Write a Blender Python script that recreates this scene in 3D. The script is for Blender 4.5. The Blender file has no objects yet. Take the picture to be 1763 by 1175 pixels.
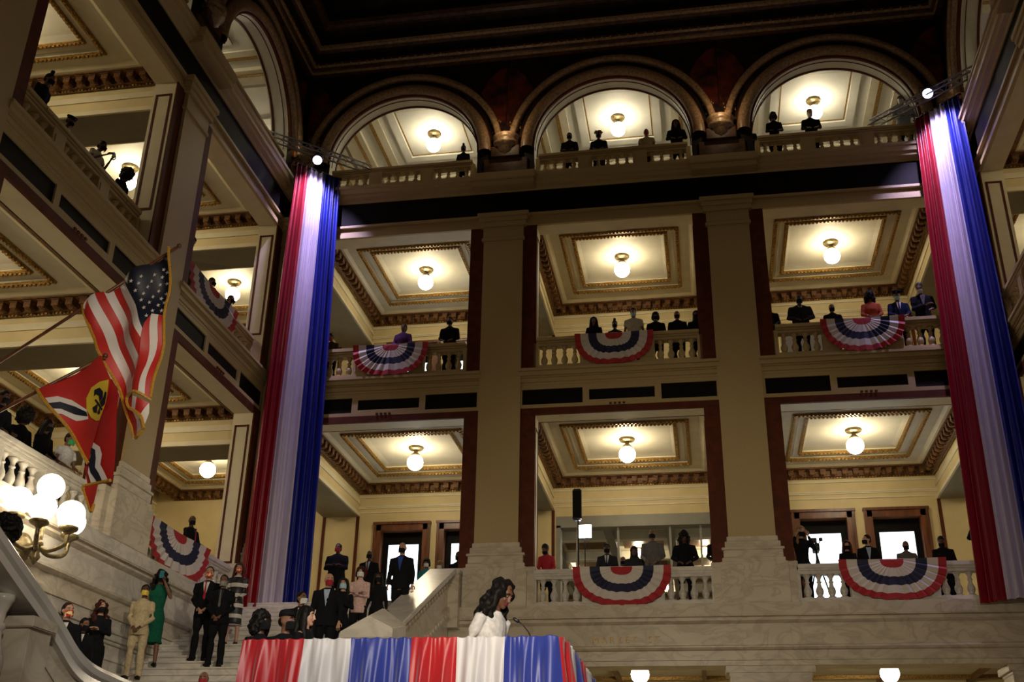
import bpy, bmesh, math, random
from mathutils import Vector, Matrix, noise
from mathutils.geometry import delaunay_2d_cdt
random.seed(7)
PI = math.pi
sc = bpy.context.scene
col = sc.collection

# ------------------------------------------------------------------ camera, world, light, exposure
cd = bpy.data.cameras.new('camera'); cam = bpy.data.objects.new('camera', cd); col.objects.link(cam)
cd.sensor_width = 36; cd.lens = 38.478; cd.clip_end = 200
cam.matrix_world = Matrix(((0.985624, 0.055182, 0.159689, 0), (0.168007, -0.420068, -0.891805, -25), (0.017868, 0.905813, -0.4233, 0), (0, 0, 0, 1)))
sc.camera = cam
sc.view_settings.view_transform = 'Standard'; sc.view_settings.look = 'None'
sc.view_settings.gamma = 1; sc.view_settings.use_curve_mapping = False
sc.view_settings.exposure = 0.0
w = bpy.data.worlds.new('world'); sc.world = w; w.use_nodes = True
w.node_tree.nodes['Background'].inputs[0].default_value = (1.0, 0.74, 0.48, 1)
w.node_tree.nodes['Background'].inputs[1].default_value = 0.072

def light(name, kind, loc, energy, color, aim=None, **kw):
    d = bpy.data.lights.new(name, kind); o = bpy.data.objects.new(name, d); col.objects.link(o)
    d.energy = energy; d.color = color
    for k, v in kw.items(): setattr(d, k, v)
    o.location = loc
    if aim is not None:
        o.rotation_euler = (Vector(aim) - Vector(loc)).to_track_quat('-Z', 'Y').to_euler()
    return o
# unseen spots added behind the camera to brighten stage, stair, lower wall and flags
light('stage_fill', 'SPOT', (2.5, -27, 7.0), 3000, (1.0, 0.95, 0.90), (-2.9, -15.0, 1.5), spot_size=math.radians(27), spot_blend=0.8, shadow_soft_size=0.25)
light('stair_fill', 'SPOT', (5.5, -25, 8.0), 5200, (1.0, 0.86, 0.66), (-9.2, -5.5, 4.0), spot_size=math.radians(36), spot_blend=1.0, shadow_soft_size=0.5)
light('wall_fill', 'SPOT', (-1.0, -27, 3.5), 5200, (1.0, 0.84, 0.62), (-0.5, 0, 3.6), spot_size=math.radians(40), spot_blend=1.0, shadow_soft_size=0.6)
light('flag_fill', 'SPOT', (0.5, -25, 5.5), 1500, (1.0, 0.90, 0.76), (-7.6, -13.2, 3.9), spot_size=math.radians(44), spot_blend=1.0, shadow_soft_size=0.3)

XL, XR = -10.75, 7.15
U = (-4.77, 1.16)              # middle piers of the back wall
FL = (5.1, 11.07, 16.85)       # gallery floors

# ------------------------------------------------------------------ materials
MAT = {}
def mat(name, base, rough=0.6, metal=0.0, var=0.12, scale=3.0, bump=0.0, emit=None, spec=None, dark=None, sheen=0, stretch=None, detail=4, pos=(0.35, 0.7)):
    if name in MAT: return MAT[name]
    m = bpy.data.materials.new(name); m.use_nodes = True; MAT[name] = m
    nt = m.node_tree; N = nt.nodes; L = nt.links; b = N['Principled BSDF']
    b.inputs['Roughness'].default_value = rough; b.inputs['Metallic'].default_value = metal
    if spec is not None: b.inputs['Specular IOR Level'].default_value = spec
    if sheen: b.inputs['Sheen Weight'].default_value = sheen
    tc = N.new('ShaderNodeTexCoord'); mp = N.new('ShaderNodeMapping'); L.new(tc.outputs['Object'], mp.inputs[0])
    if stretch: mp.inputs['Scale'].default_value = stretch
    n = N.new('ShaderNodeTexNoise'); n.inputs['Scale'].default_value = scale; n.inputs['Detail'].default_value = detail
    L.new(mp.outputs[0], n.inputs['Vector'])
    r = N.new('ShaderNodeValToRGB'); L.new(n.outputs[0], r.inputs[0])
    d = dark if dark else tuple(c * (1 - var * 2) for c in base)
    r.color_ramp.elements[0].position = pos[0]; r.color_ramp.elements[1].position = pos[1]
    r.color_ramp.elements[0].color = (*d, 1); r.color_ramp.elements[1].color = (*[min(1, c * (1 + var * .4)) for c in base], 1)
    L.new(r.outputs[0], b.inputs['Base Color'])
    if bump:
        bp = N.new('ShaderNodeBump'); bp.inputs['Strength'].default_value = bump; bp.inputs['Distance'].default_value = 0.02
        L.new(n.outputs[0], bp.inputs['Height']); L.new(bp.outputs[0], b.inputs['Normal'])
    if emit:
        b.inputs['Emission Color'].default_value = (*emit[0], 1); b.inputs['Emission Strength'].default_value = emit[1]
    return m
def marble(name, base, vein):
    m = mat(name, base, rough=0.28, var=.05, scale=1.3)
    nt = m.node_tree; N = nt.nodes; L = nt.links; b = N['Principled BSDF']
    w = N.new('ShaderNodeTexNoise'); w.inputs['Scale'].default_value = 1.1; w.inputs['Detail'].default_value = 9; w.inputs['Distortion'].default_value = 1.8
    mp = N['Mapping']; mp.inputs['Rotation'].default_value = (.4, .5, .2); mp.inputs['Scale'].default_value = (1, 1, 1.9)
    L.new(mp.outputs[0], w.inputs['Vector'])
    r = N.new('ShaderNodeValToRGB'); L.new(w.outputs[0], r.inputs[0])
    e = r.color_ramp.elements; e[0].position = .42; e[0].color = (0, 0, 0, 1); e[1].position = .5; e[1].color = (1, 1, 1, 1)
    x = r.color_ramp.elements.new(.58); x.color = (.1, .1, .1, 1)
    mx = N.new('ShaderNodeMixRGB'); L.new(r.outputs[0], mx.inputs[0]); mx.inputs[2].default_value = (*vein, 1)
    src = N['Color Ramp'].outputs[0]; L.new(src, mx.inputs[1])
    ml = N.new('ShaderNodeMath'); ml.operation = 'MULTIPLY'; ml.inputs[1].default_value = .45
    L.new(r.outputs[0], ml.inputs[0]); L.new(ml.outputs[0], mx.inputs[0]); L.new(mx.outputs[0], b.inputs['Base Color'])
    return m
M = lambda n: MAT[n]
mat('cream', (.66, .53, .27), .55, var=.06, scale=1.5)
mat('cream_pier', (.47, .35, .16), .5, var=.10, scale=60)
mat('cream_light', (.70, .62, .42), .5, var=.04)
mat('ceiling_cream', (.64, .59, .45), .6, var=.04)
mat('ceiling_white', (.66, .65, .59), .6, var=.03)
mat('brown', (.105, .022, .006), .6, spec=.2, var=.15, scale=5)
mat('gilt', (.42, .24, .055), .36, metal=.55, var=.3, scale=22, bump=.5)
mat('gilt_dark', (.20, .085, .022), .42, metal=.25, var=.3, scale=16, bump=.4)
mat('blackened', (.006, .004, .003), .6, var=.2, spec=.12)
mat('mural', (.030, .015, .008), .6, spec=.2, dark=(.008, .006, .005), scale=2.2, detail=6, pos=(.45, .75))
mat('mural_red', (.13, .02, .010), .6, spec=.2, dark=(.012, .006, .004), scale=2.5, detail=6)
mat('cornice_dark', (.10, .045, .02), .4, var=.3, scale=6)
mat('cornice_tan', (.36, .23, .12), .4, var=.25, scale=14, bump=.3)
mat('wood', (.17, .055, .018), .35, var=.25, scale=8, stretch=(1, 1, .2))
mat('grey_paint_and_shade', (.25, .24, .20), .5, var=.05)
mat('bronze', (.30, .23, .11), .35, metal=.5, var=.3, scale=12, bump=.2)
mat('black_metal', (.02, .02, .022), .4, metal=.4, var=.1)
mat('steel', (.35, .35, .38), .35, metal=.8, var=.1)
mat('globe', (1, 1, 1), .5, emit=((1.0, .86, .60), 50.0), var=0)
mat('globe_warm', (1, 1, 1), .5, emit=((1.0, .86, .62), 9.0), var=0)
mat('day', (.8, .9, 1), .5, emit=((.80, .93, 1.0), 2.6), var=0)
mat('led', (1, 1, 1), .5, emit=((.62, .60, 1.0), 12.0), var=0)
mat('lampface', (1, 1, 1), .5, emit=((.93, .95, 1.0), 60.0), var=0)
mat('gold_letter', (.62, .40, .10), .4, metal=.2, var=.3, scale=6)
marble('marble', (.62, .55, .43), (.30, .24, .17))
marble('marble_light', (.66, .62, .54), (.36, .33, .30))
marble('marble_floor', (.45, .40, .33), (.22, .18, .14))

# ------------------------------------------------------------------ mesh builder
class MB:
    def __init__(s): s.v = []; s.f = []; s.m = []; s.mi = 0
    def add(s, vs, fs):
        o = len(s.v); s.v += [tuple(p) for p in vs]; s.f += [tuple(o + i for i in f) for f in fs]; s.m += [s.mi] * len(fs); return s
    def box(s, x0, x1, y0, y1, z0, z1):
        x0, x1 = min(x0, x1), max(x0, x1); y0, y1 = min(y0, y1), max(y0, y1); z0, z1 = min(z0, z1), max(z0, z1)
        return s.add([(x0, y0, z0), (x1, y0, z0), (x1, y1, z0), (x0, y1, z0), (x0, y0, z1), (x1, y0, z1), (x1, y1, z1), (x0, y1, z1)],
                     [(0, 3, 2, 1), (4, 5, 6, 7), (0, 1, 5, 4), (1, 2, 6, 5), (2, 3, 7, 6), (3, 0, 4, 7)])
    def lathe(s, prof, n=12, c=(0, 0, 0), a=1.0, b=1.0):
        o = []
        for r, z in prof:
            for k in range(n):
                t = 2 * PI * k / n; o.append((c[0] + a * r * math.cos(t), c[1] + b * r * math.sin(t), c[2] + z))
        f = [(i * n + k, i * n + (k + 1) % n, (i + 1) * n + (k + 1) % n, (i + 1) * n + k) for i in range(len(prof) - 1) for k in range(n)]
        f.append(tuple(reversed(range(n)))); f.append(tuple((len(prof) - 1) * n + k for k in range(n)))
        return s.add(o, f)
    def sphere(s, c, rx, ry=None, rz=None, n=12, m=8):
        ry = ry or rx; rz = rz or rx; o = []
        for i in range(1, m):
            p = PI * i / m
            for k in range(n):
                t = 2 * PI * k / n; o.append((c[0] + rx * math.sin(p) * math.cos(t), c[1] + ry * math.sin(p) * math.sin(t), c[2] - rz * math.cos(p)))
        f = [((i * n + k), i * n + (k + 1) % n, (i + 1) * n + (k + 1) % n, (i + 1) * n + k) for i in range(m - 2) for k in range(n)]
        b = len(o); o += [(c[0], c[1], c[2] - rz), (c[0], c[1], c[2] + rz)]
        f += [(b, (k + 1) % n, k) for k in range(n)] + [(b + 1, (m - 2) * n + k, (m - 2) * n + (k + 1) % n) for k in range(n)]
        return s.add(o, f)
    def tube(s, pts, rad, n=8, hint=(0, 0, 1), flat=1.0):
        """sweep an ellipse along a polyline; rad is a number, a list, or a list of (ra, rb): ra along the side axis, rb along the other"""
        P = [Vector(p) for p in pts]; o = []; h = Vector(hint)
        R = rad if isinstance(rad, (list, tuple)) else [rad] * len(P)
        for i, p in enumerate(P):
            d = (P[min(i + 1, len(P) - 1)] - P[max(i - 1, 0)]).normalized()
            a = d.cross(h)
            if a.length < 1e-4: a = d.cross(Vector((1, 0, 0)))
            a.normalize(); b = a.cross(d).normalized()
            ra, rb = R[i] if isinstance(R[i], (list, tuple)) else (R[i], R[i] * flat)
            for k in range(n):
                t = 2 * PI * k / n; o.append(p + a * (ra * math.cos(t)) + b * (rb * math.sin(t)))
        f = [(i * n + k, i * n + (k + 1) % n, (i + 1) * n + (k + 1) % n, (i + 1) * n + k) for i in range(len(P) - 1) for k in range(n)]
        f.append(tuple(reversed(range(n)))); f.append(tuple((len(P) - 1) * n + k for k in range(n)))
        return s.add(o, f)
    def strip(s, rows, closed=False):
        """rows: list of equally long point lists -> quads between them"""
        n = len(rows[0]); o = [p for r in rows for p in r]
        f = [(i * n + k, i * n + k + 1, (i + 1) * n + k + 1, (i + 1) * n + k) for i in range(len(rows) - 1) for k in range(n - 1)]
        if closed: f += [(i * n + n - 1, i * n, (i + 1) * n, (i + 1) * n + n - 1) for i in range(len(rows) - 1)]
        return s.add(o, f)
    def halfring(s, r, prof, zc, n=36, a0=0.0, a1=PI):
        """sweep closed profile [(dr, v)] round an arch of radius r centred on (0, zc) in the u-z plane"""
        rows = []
        for i in range(n + 1):
            t = a0 + (a1 - a0) * i / n
            rows.append([((r + dr) * math.cos(t), v, zc + (r + dr) * math.sin(t)) for dr, v in prof])
        return s.strip(rows, True)
    def data(s, name, mats, smooth=False, bevel=0):
        me = bpy.data.meshes.new(name); me.from_pydata(s.v, [], s.f)
        for m in (mats if isinstance(mats, (list, tuple)) else [mats]): me.materials.append(M(m) if isinstance(m, str) else m)
        if any(s.m): me.polygons.foreach_set('material_index', s.m)
        bm = bmesh.new(); bm.from_mesh(me); bmesh.ops.recalc_face_normals(bm, faces=bm.faces)
        if bevel: bmesh.ops.bevel(bm, geom=bm.edges, offset=bevel, segments=2, affect='EDGES', clamp_overlap=True)
        bm.to_mesh(me); bm.free()
        if smooth: me.shade_smooth()
        me.update(); return me
def link(name, me, parent=None, mw=None):
    o = bpy.data.objects.new(name, me); col.objects.link(o)
    if parent is not None: o.parent = parent
    if mw is not None: o.matrix_basis = mw
    return o
def obj(name, mb, mats, parent=None, mw=None, smooth=False, bevel=0):
    return link(name, mb.data(name, mats, smooth, bevel), parent, mw)
def root(name, loc=(0, 0, 0), rz=0, label=None, cat=None, group=None, kind=None):
    o = bpy.data.objects.new(name, None); col.objects.link(o); o.location = loc; o.rotation_euler = (0, 0, rz); o.empty_display_size = .2
    return tag(o, label, cat, group, kind)
def tag(o, label=None, cat=None, group=None, kind=None):
    if label: o['label'] = label
    if cat: o['category'] = cat
    if group: o['group'] = group
    if kind: o['kind'] = kind
    return o
def T(x, y, z): return Matrix.Translation((x, y, z))
def side(s, c, z=0, su=1.0):
    """matrix of a piece of facade: u along the wall, v into the gallery"""
    S = Matrix.Diagonal((su, 1, 1, 1))
    if s == 'back': return T(c, 0, z) @ S
    if s == 'left': return T(XL, c, z) @ Matrix.Rotation(PI / 2, 4, 'Z') @ S
    return T(XR, c, z) @ Matrix.Rotation(-PI / 2, 4, 'Z') @ S

# ------------------------------------------------------------------ the setting
W = {}
for s_, nm in (('back', 'wall_back'), ('left', 'wall_left'), ('right', 'wall_right')):
    W[s_] = root(nm, kind='structure')
PIERS = {'back': (XL, U[0], U[1], XR), 'left': (0.0, -6.15, -12.55), 'right': (0.0, -6.15)}
BAYS = {'back': ((XL + U[0]) / 2, (U[0] + U[1]) / 2, (U[1] + XR) / 2), 'left': (-3.07, -9.35), 'right': (-3.07,)}
SU = {'back': (1, 1, 1), 'left': (6.15 / 5.93, 6.4 / 5.93), 'right': (6.15 / 5.93,)}

# piers
b = MB(); b.box(-.75, .75, -.10, .62, 5.10, 6.02); b.box(-.70, .70, -.06, .6, 6.02, 6.12); b.box(-.66, .66, -.04, .6, 6.12, 6.30); b.box(-.70, .70, -.06, .6, 6.30, 6.36)
b.box(-.62, .62, -.03, .6, 6.36, 6.50); b.box(-.57, .57, -.01, .6, 6.50, 6.62)
PL = b.data('pier_base', 'marble', bevel=.012)
b = MB(); b.box(-.53, .53, 0, .60, 6.62, 14.86)
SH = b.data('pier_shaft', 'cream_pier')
b = MB(); b.box(-.58, .58, -.04, .6, 14.86, 14.96); b.box(-.55, .55, -.02, .6, 14.96, 15.28); b.box(-.62, .62, -.08, .6, 15.28, 15.42); b.box(-.66, .66, -.12, .6, 15.42, 15.55); b.box(-.70, .70, -.16, .6, 15.55, 15.68)
CP = b.data('pier_capital', 'cream_pier', bevel=.01)
b = MB()
for z0, z1 in ((5.1, 9.86), (11.07, 15.33)): b.box(-.90, .90, .10, .62, z0, z1)
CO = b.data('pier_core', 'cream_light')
b = MB()
for z0, z1 in ((5.1, 9.86), (11.07, 15.33)):
    for s in (-1, 1): b.box(s * .905, s * .52, .07, .105, 6.04 if z0 < 6 else z0, z1)
CB = b.data('pier_border', 'brown')
b = MB()
for z0, z1 in ((5.1, 9.86), (11.07, 15.33)):
    zt, zb = z1 - .32, z0 + .95
    for s in (-1, 1):
        x0, x1 = s * .895, s * .912
        b.box(x0, x1, .17, .22, zb, zt); b.box(x0, x1, .50, .55, zb, zt); b.box(x0, x1, .17, .55, zt - .05, zt); b.box(x0, x1, .17, .55, zb, zb + .05)
JP = b.data('jamb_panel', 'brown')
b = MB(); b.box(-.93, .93, .04, .64, 5.1, 6.04); b.box(-.96, .96, .02, .66, 5.92, 6.04)
PW = b.data('pier_wing', 'marble', bevel=.012)
# level three: dark pedestal, corbel and the foot of the ribs
b = MB(); b.box(-.62, .62, .05, .6, 16.85, 17.55); b.box(-.40, .40, -.05, .6, 17.55, 17.9); b.box(-.66, .66, 0, .6, 16.85, 17.0)
PD = b.data('pier_pedestal', 'cornice_dark', bevel=.015)
b = MB(); b.lathe([(.12, -.35), (.16, -.25), (.22, -.2), (.26, -.05), (.34, 0), (.36, .08), (.30, .10), (.36, .16), (.38, .3), (.30, .34)], 16, (0, .05, 17.95), 1, .8)
CR = b.data('corbel', 'cornice_tan', smooth=True)
b = MB(); b.box(-.86, .86, -.30, .3, 16.45, 16.62); b.box(-.90, .90, -.36, .3, 16.62, 16.85)
LB = b.data('ledge_break', 'cream_pier', bevel=.015)
for s_, cs in PIERS.items():
    for c in cs:
        for nm, me in (('pier_base', PL), ('pier_wing', PW), ('pier_shaft', SH), ('pier_capital', CP), ('pier_core', CO), ('pier_border', CB), ('jamb_panel', JP), ('pier_pedestal', PD), ('corbel', CR), ('ledge_break', LB)):
            link(nm, me, W[s_], side(s_, c))

# entablature between the piers: lintel, brown band, fascia with dark panels, ledge
def entab(z):
    o = []
    b = MB(); b.box(-2.5, 2.5, .14, .62, z, z + .78); o.append(('lintel', b.data('lintel', 'cream_light')))
    b = MB(); b.box(-2.5, 2.5, .07, .142, z - .003, z + .17); o.append(('lintel_border', b.data('lintel_border', 'brown')))
    b = MB()
    for (x0, x1, z0, z1) in ((-2.5, 2.5, z + .17, z + .27), (-2.5, 2.5, z + .68, z + .78), (-.88, -.72, z + .27, z + .68), (.9, 1.06, z + .27, z + .68), (-.72, .9, z + .27, z + .335), (-.72, .9, z + .615, z + .68), (-2.5, -2.4, z + .27, z + .68), (2.4, 2.5, z + .27, z + .68)):
        b.box(x0, x1, .08, .145, z0, z1)
    o.append(('fascia', b.data('fascia', 'cream_pier')))
    for (x0, x1, z0, z1) in ((-2.4, -.88, z + .27, z + .68), (-.72, .9, z + .335, z + .615), (1.06, 2.4, z + .27, z + .68)):
        b = MB(); b.box(x0, x1, .118, .146, z0, z1); o.append(('dark_panel', b.data('dark_panel', 'blackened')))
    b = MB(); b.box(-2.5, 2.5, .07, .62, z + .78, z + .86); b.box(-2.5, 2.5, .05, .62, z + .86, z + .98); b.box(-2.5, 2.5, .02, .62, z + .98, z + 1.02); b.box(-2.5, 2.5, -.02, .62, z + 1.02, z + 1.14); b.box(-2.5, 2.5, -.06, .62, z + 1.14, z + 1.22)
    o.append(('ledge', b.data('ledge', 'cream_pier', bevel=.01)))
    b = MB()
    for k in range(4): b.box(-.22 + k * .11, -.16 + k * .11, .045, .08, z + .185, z + .23)
    o.append(('guttae', b.data('guttae', 'brown')))
    return o
ENT = entab(9.85)
b = MB(); b.box(-2.5, 2.5, .14, .62, 15.32, 15.72)
E3 = [('lintel', b.data('lintel', 'cream_light'))]
b = MB(); b.box(-2.5, 2.5, .06, .142, 15.318, 15.44); b.box(-2.5, 2.5, .10, .142, 15.44, 15.62); b.box(-2.5, 2.5, .02, .142, 15.62, 15.70)
E3.append(('fascia', b.data('fascia', 'cream_pier', bevel=.006)))
for s_, cs in BAYS.items():
    for c, su in zip(cs, SU[s_]):
        for nm, me in ENT + E3: link(nm, me, W[s_], side(s_, c, 0, su))

# mouldings that run round the three walls with mitred corners; profile = [(projection, z)]
def run_around(name, prof, mats, ends=(-13.4, -8.4), close=True, parent=None, kind=None):
    b = MB(); rows = []
    for p, z in prof:
        rows.append([(XL + p, ends[0], z), (XL + p, -p, z), (XR - p, -p, z), (XR - p, ends[1], z)])
    mi = mats[1] if isinstance(mats, tuple) else None
    for i in range(len(rows) - 1):
        b.mi = mi[i] if mi else 0; b.strip([rows[i], rows[i + 1]])
    o = obj(name, b, list(mats[0]) if mi else mats, parent)
    if kind: o['kind'] = kind
    return o
run_around('trim_1', [(-.60, 15.70), (-.08, 15.70), (-.08, 16.42), (-.6, 16.42)], 'blackened', kind='structure')
run_around('trim_2', [(-.6, 16.42), (-.05, 16.42), (-.02, 16.48), (.08, 16.52), (.10, 16.60), (.16, 16.62), (.18, 16.74), (.22, 16.76), (.22, 16.85), (-.65, 16.85)], 'cream_pier', kind='structure')
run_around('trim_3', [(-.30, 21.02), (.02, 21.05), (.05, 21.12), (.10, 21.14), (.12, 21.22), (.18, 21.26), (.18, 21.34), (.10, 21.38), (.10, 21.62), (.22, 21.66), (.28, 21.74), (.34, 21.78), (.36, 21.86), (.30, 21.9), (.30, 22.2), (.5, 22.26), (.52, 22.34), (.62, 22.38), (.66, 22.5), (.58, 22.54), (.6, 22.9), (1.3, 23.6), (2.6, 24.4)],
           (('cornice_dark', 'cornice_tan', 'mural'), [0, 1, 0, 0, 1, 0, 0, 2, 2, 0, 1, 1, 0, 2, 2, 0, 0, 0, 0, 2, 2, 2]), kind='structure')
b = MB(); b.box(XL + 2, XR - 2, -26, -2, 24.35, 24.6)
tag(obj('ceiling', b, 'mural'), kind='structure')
# egg band of the great cornice
b = MB(); b.sphere((0, 0, 0), .05, .045, .06, 8, 5); EGG = b.data('cornice_egg', 'cornice_tan', smooth=True)
b = MB()
for k in range(70): b.sphere((XL + .25 + k * .25, -.15, 21.28), .05, .05, .06, 6, 4)
for k in range(36): b.sphere((XL + .15, -.3 - k * .25, 21.28), .05, .05, .06, 6, 4)
for k in range(26): b.sphere((XR - .15, -.3 - k * .25, 21.28), .05, .05, .06, 6, 4)
tag(obj('egg_moulding', b, 'cornice_tan', W['back'], smooth=True), kind='stuff')

# arcade of the third level
R0, ZS = 2.17, 17.84
def arch_wall():
    b = MB(); hw, zt, n = 2.965, 21.05, 48
    for v in (.12, .62):
        ins, outs = [], []
        for i in range(n + 1):
            t = PI * i / n; cx_, sz = math.cos(t), math.sin(t)
            ins.append((R0 * cx_, v, ZS + R0 * sz))
            k = min(hw / abs(cx_) if abs(cx_) > 1e-6 else 1e9, (zt - ZS) / sz if sz > 1e-6 else 1e9)
            outs.append((k * cx_, v, ZS + k * sz))
        b.strip([ins, outs])
    for s in (-1, 1): b.box(s * R0, s * hw, .12, .62, 16.85, ZS)
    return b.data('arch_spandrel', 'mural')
AW = arch_wall()
b = MB(); rows = []
for i in range(41):
    t = PI * i / 40; rows.append([(R0 * math.cos(t), .12, ZS + R0 * math.sin(t)), (R0 * math.cos(t), .64, ZS + R0 * math.sin(t))])
rows = [[(R0, .12, 16.85), (R0, .64, 16.85)]] + rows + [[(-R0, .12, 16.85), (-R0, .64, 16.85)]]
b.strip([[(p[0] * .998, p[1], p[2]) for p in r] for r in rows]); AI = b.data('arch_soffit', 'ceiling_white')
b = MB(); b.halfring(R0 - .03, [(0, .54), (.035, .54), (.035, .60), (0, .60)], ZS); b.halfring(R0 - .02, [(0, .24), (.025, .24), (.025, .255), (0, .255)], ZS)
AL = b.data('arch_line', 'brown')
def roll(c, r, n=10, sq=1.0): return [(c[0] + r * math.cos(2 * PI * k / n), c[1] + sq * r * math.sin(2 * PI * k / n)) for k in range(n)]
b = MB(); b.halfring(R0, roll((.21, .10), .18), ZS, 48); AR = b.data('arch_roll', 'cornice_tan', smooth=True)
b = MB(); b.halfring(R0, [(-.005, .13), (-.005, .06), (.06, .04), (.08, .13)], ZS, 48); b.halfring(R0, [(.33, .13), (.33, .08), (.40, .07), (.42, .13)], ZS, 48); AF = b.data('arch_fillet', 'brown')
b = MB(); b.halfring(R0, [(.56, .13), (.56, -.02), (.60, -.05), (.70, -.05), (.74, -.02), (.74, .13)], ZS, 56); RB = b.data('arch_rib', 'cornice_tan', smooth=True)
b = MB()
random.seed(3)
for k in range(26):
    for s in (-1, 1):
        a = random.uniform(.02, .34); r = random.uniform(2.62, 2.95); x = s * (r * math.cos(a)); b.sphere((x + random.uniform(-.05, .05), .10, ZS + r * math.sin(a) + .1), .035, .03, .045, 6, 4)
LF = b.data('gilt_leaf', 'gilt', smooth=True)
b = MB(); n = 20
for s in (-1, 1):
    pts = [(s * 2.965, .10, 18.35)] + [(s * (2.965 - x), .10, z) for x, z in ((.30, 18.9), (.52, 19.4), (.75, 19.9), (.5, 20.4), (.2, 20.7), (0, 20.75))]
    b.add([(p[0], .105, p[2]) for p in pts], [tuple(range(len(pts)))])
SP = b.data('spandrel_painting', 'mural_red')
for s_, cs in BAYS.items():
    for c, su in zip(cs, SU[s_]):
        for nm, me in (('arch_spandrel', AW), ('arch_soffit', AI), ('arch_line', AL), ('arch_roll', AR), ('arch_fillet', AF), ('arch_rib', RB), ('gilt_leaf', LF), ('spandrel_painting', SP)):
            o = link(nm, me, W[s_], side(s_, c, 0, su))
            if nm == 'gilt_leaf': o['kind'] = 'stuff'

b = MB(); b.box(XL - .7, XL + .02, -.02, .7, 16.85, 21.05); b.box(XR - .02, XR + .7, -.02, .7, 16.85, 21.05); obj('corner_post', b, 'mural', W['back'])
b = MB(); b.box(-.05, .05, .122, .5, 17.6, 21.05); SEAM = b.data('spandrel_pier', 'mural')
for s_, cs in PIERS.items():
    for c in cs: link('spandrel_pier', SEAM, W[s_], side(s_, c))
# gallery ceilings
def frame(b, ux, v0, v1, w, z0, z1):
    b.box(-ux, ux, v0, v0 + w, z0, z1); b.box(-ux, ux, v1 - w, v1, z0, z1); b.box(-ux, -ux + w, v0 + w, v1 - w, z0, z1); b.box(ux - w, ux, v0 + w, v1 - w, z0, z1)
def ring(b, ux0, v00, v01, ux1, v10, v11, z0, z1):   # sloping ring between an outer rectangle at z0 and an inner one at z1
    o = [(-ux0, v00, z0), (ux0, v00, z0), (ux0, v01, z0), (-ux0, v01, z0)]; i = [(-ux1, v10, z1), (ux1, v10, z1), (ux1, v11, z1), (-ux1, v11, z1)]
    b.add(o + i, [(k, (k + 1) % 4, 4 + (k + 1) % 4, 4 + k) for k in range(4)])
VB = 6.15
b = MB()                                               # relative to the cornice foot, z = 0
ring(b, 2.98, .3, VB + .4, 1.62, 1.66, 5.14, .30, .30)
ring(b, 1.62, 1.66, 5.14, 1.62, 1.66, 5.14, .30, .36); ring(b, 1.62, 1.66, 5.14, 1.50, 1.78, 5.02, .36, .36); ring(b, 1.50, 1.78, 5.02, 1.34, 1.94, 4.86, .34, .36)
ring(b, 1.34, 1.94, 4.86, 1.34, 1.94, 4.86, .36, .44); ring(b, 1.34, 1.94, 4.86, 1.16, 2.12, 4.68, .44, .47)
b.add([(-1.16, 2.12, .47), (1.16, 2.12, .47), (1.16, 4.68, .47), (-1.16, 4.68, .47)], [(0, 1, 2, 3)])
CF = b.data('ceiling', 'ceiling_cream')
b = MB(); frame(b, 1.68, 1.60, 5.20, .11, .245, .31); G1 = b.data('gilt_frame', 'gilt', bevel=.02)
b = MB(); frame(b, 1.36, 1.92, 4.88, .11, .31, .38); G2 = b.data('gilt_frame', 'gilt', bevel=.02)
# beaded edge of the frames
b = MB()
def beads(b, ux, v0, v1, z, d, r):
    n = int(2 * ux / d)
    for k in range(n + 1): b.box(-ux + k * d - r, -ux + k * d + r, v0 - r, v0 + r, z - r, z + r); b.box(-ux + k * d - r, -ux + k * d + r, v1 - r, v1 + r, z - r, z + r)
    n = int((v1 - v0) / d)
    for k in range(1, n): b.box(-ux - r, -ux + r, v0 + k * d - r, v0 + k * d + r, z - r, z + r); b.box(ux - r, ux + r, v0 + k * d - r, v0 + k * d + r, z - r, z + r)
beads(b, 1.625, 1.655, 5.145, .24, .10, .026); beads(b, 1.305, 1.975, 4.825, .305, .10, .026); BE = b.data('gilt_bead', 'gilt')
b = MB()                                               # cornice: dark frieze, cove and crown in three sides + front
for (p0, z0, p1, z1) in ((.0, 0, .03, 0), (.03, 0, .03, .03), (.03, .03, .10, .05), (.10, .05, .10, .20), (.10, .20, .34, .22), (.34, .22, .34, .26)):
    ring(b, 2.44 - p0, .64 + p0, VB - p0, 2.44 - p1, .64 + p1, VB - p1, z0, z1)
C1 = b.data('cornice_frieze', 'gilt_dark')
b = MB()
for (p0, z0, p1, z1) in ((.34, .255, .40, .255), (.40, .255, .50, .30)): ring(b, 2.44 - p0, .64 + p0, VB - p0, 2.44 - p1, .64 + p1, VB - p1, z0, z1)
C2 = b.data('cornice_crown', 'cream_light')
b = MB(); b.box(-.075, .075, -.10, .12, .06, .20); b.sphere((0, -.02, .05), .07, .09, .05, 8, 5); b.box(-.09, .09, -.12, .12, .185, .205)
MO = b.data('modillion', 'gilt_dark')
b = MB()
for k in range(60): b.box(-2.40 + k * .081, -2.36 + k * .081, VB - .055, VB - .02, -.005, .035)
for k in range(64):
    for s in (-1, 1): b.box(s * 2.385, s * 2.42, .75 + k * .083, .79 + k * .083, -.005, .035)
DE = b.data('dentil', 'gilt')
MODS = [(-2.1 + k * .30, VB - .18, 0) for k in range(15)] + [(s * 2.24, 1.0 + k * .31, s * -PI / 2) for s in (-1, 1) for k in range(16)]
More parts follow.
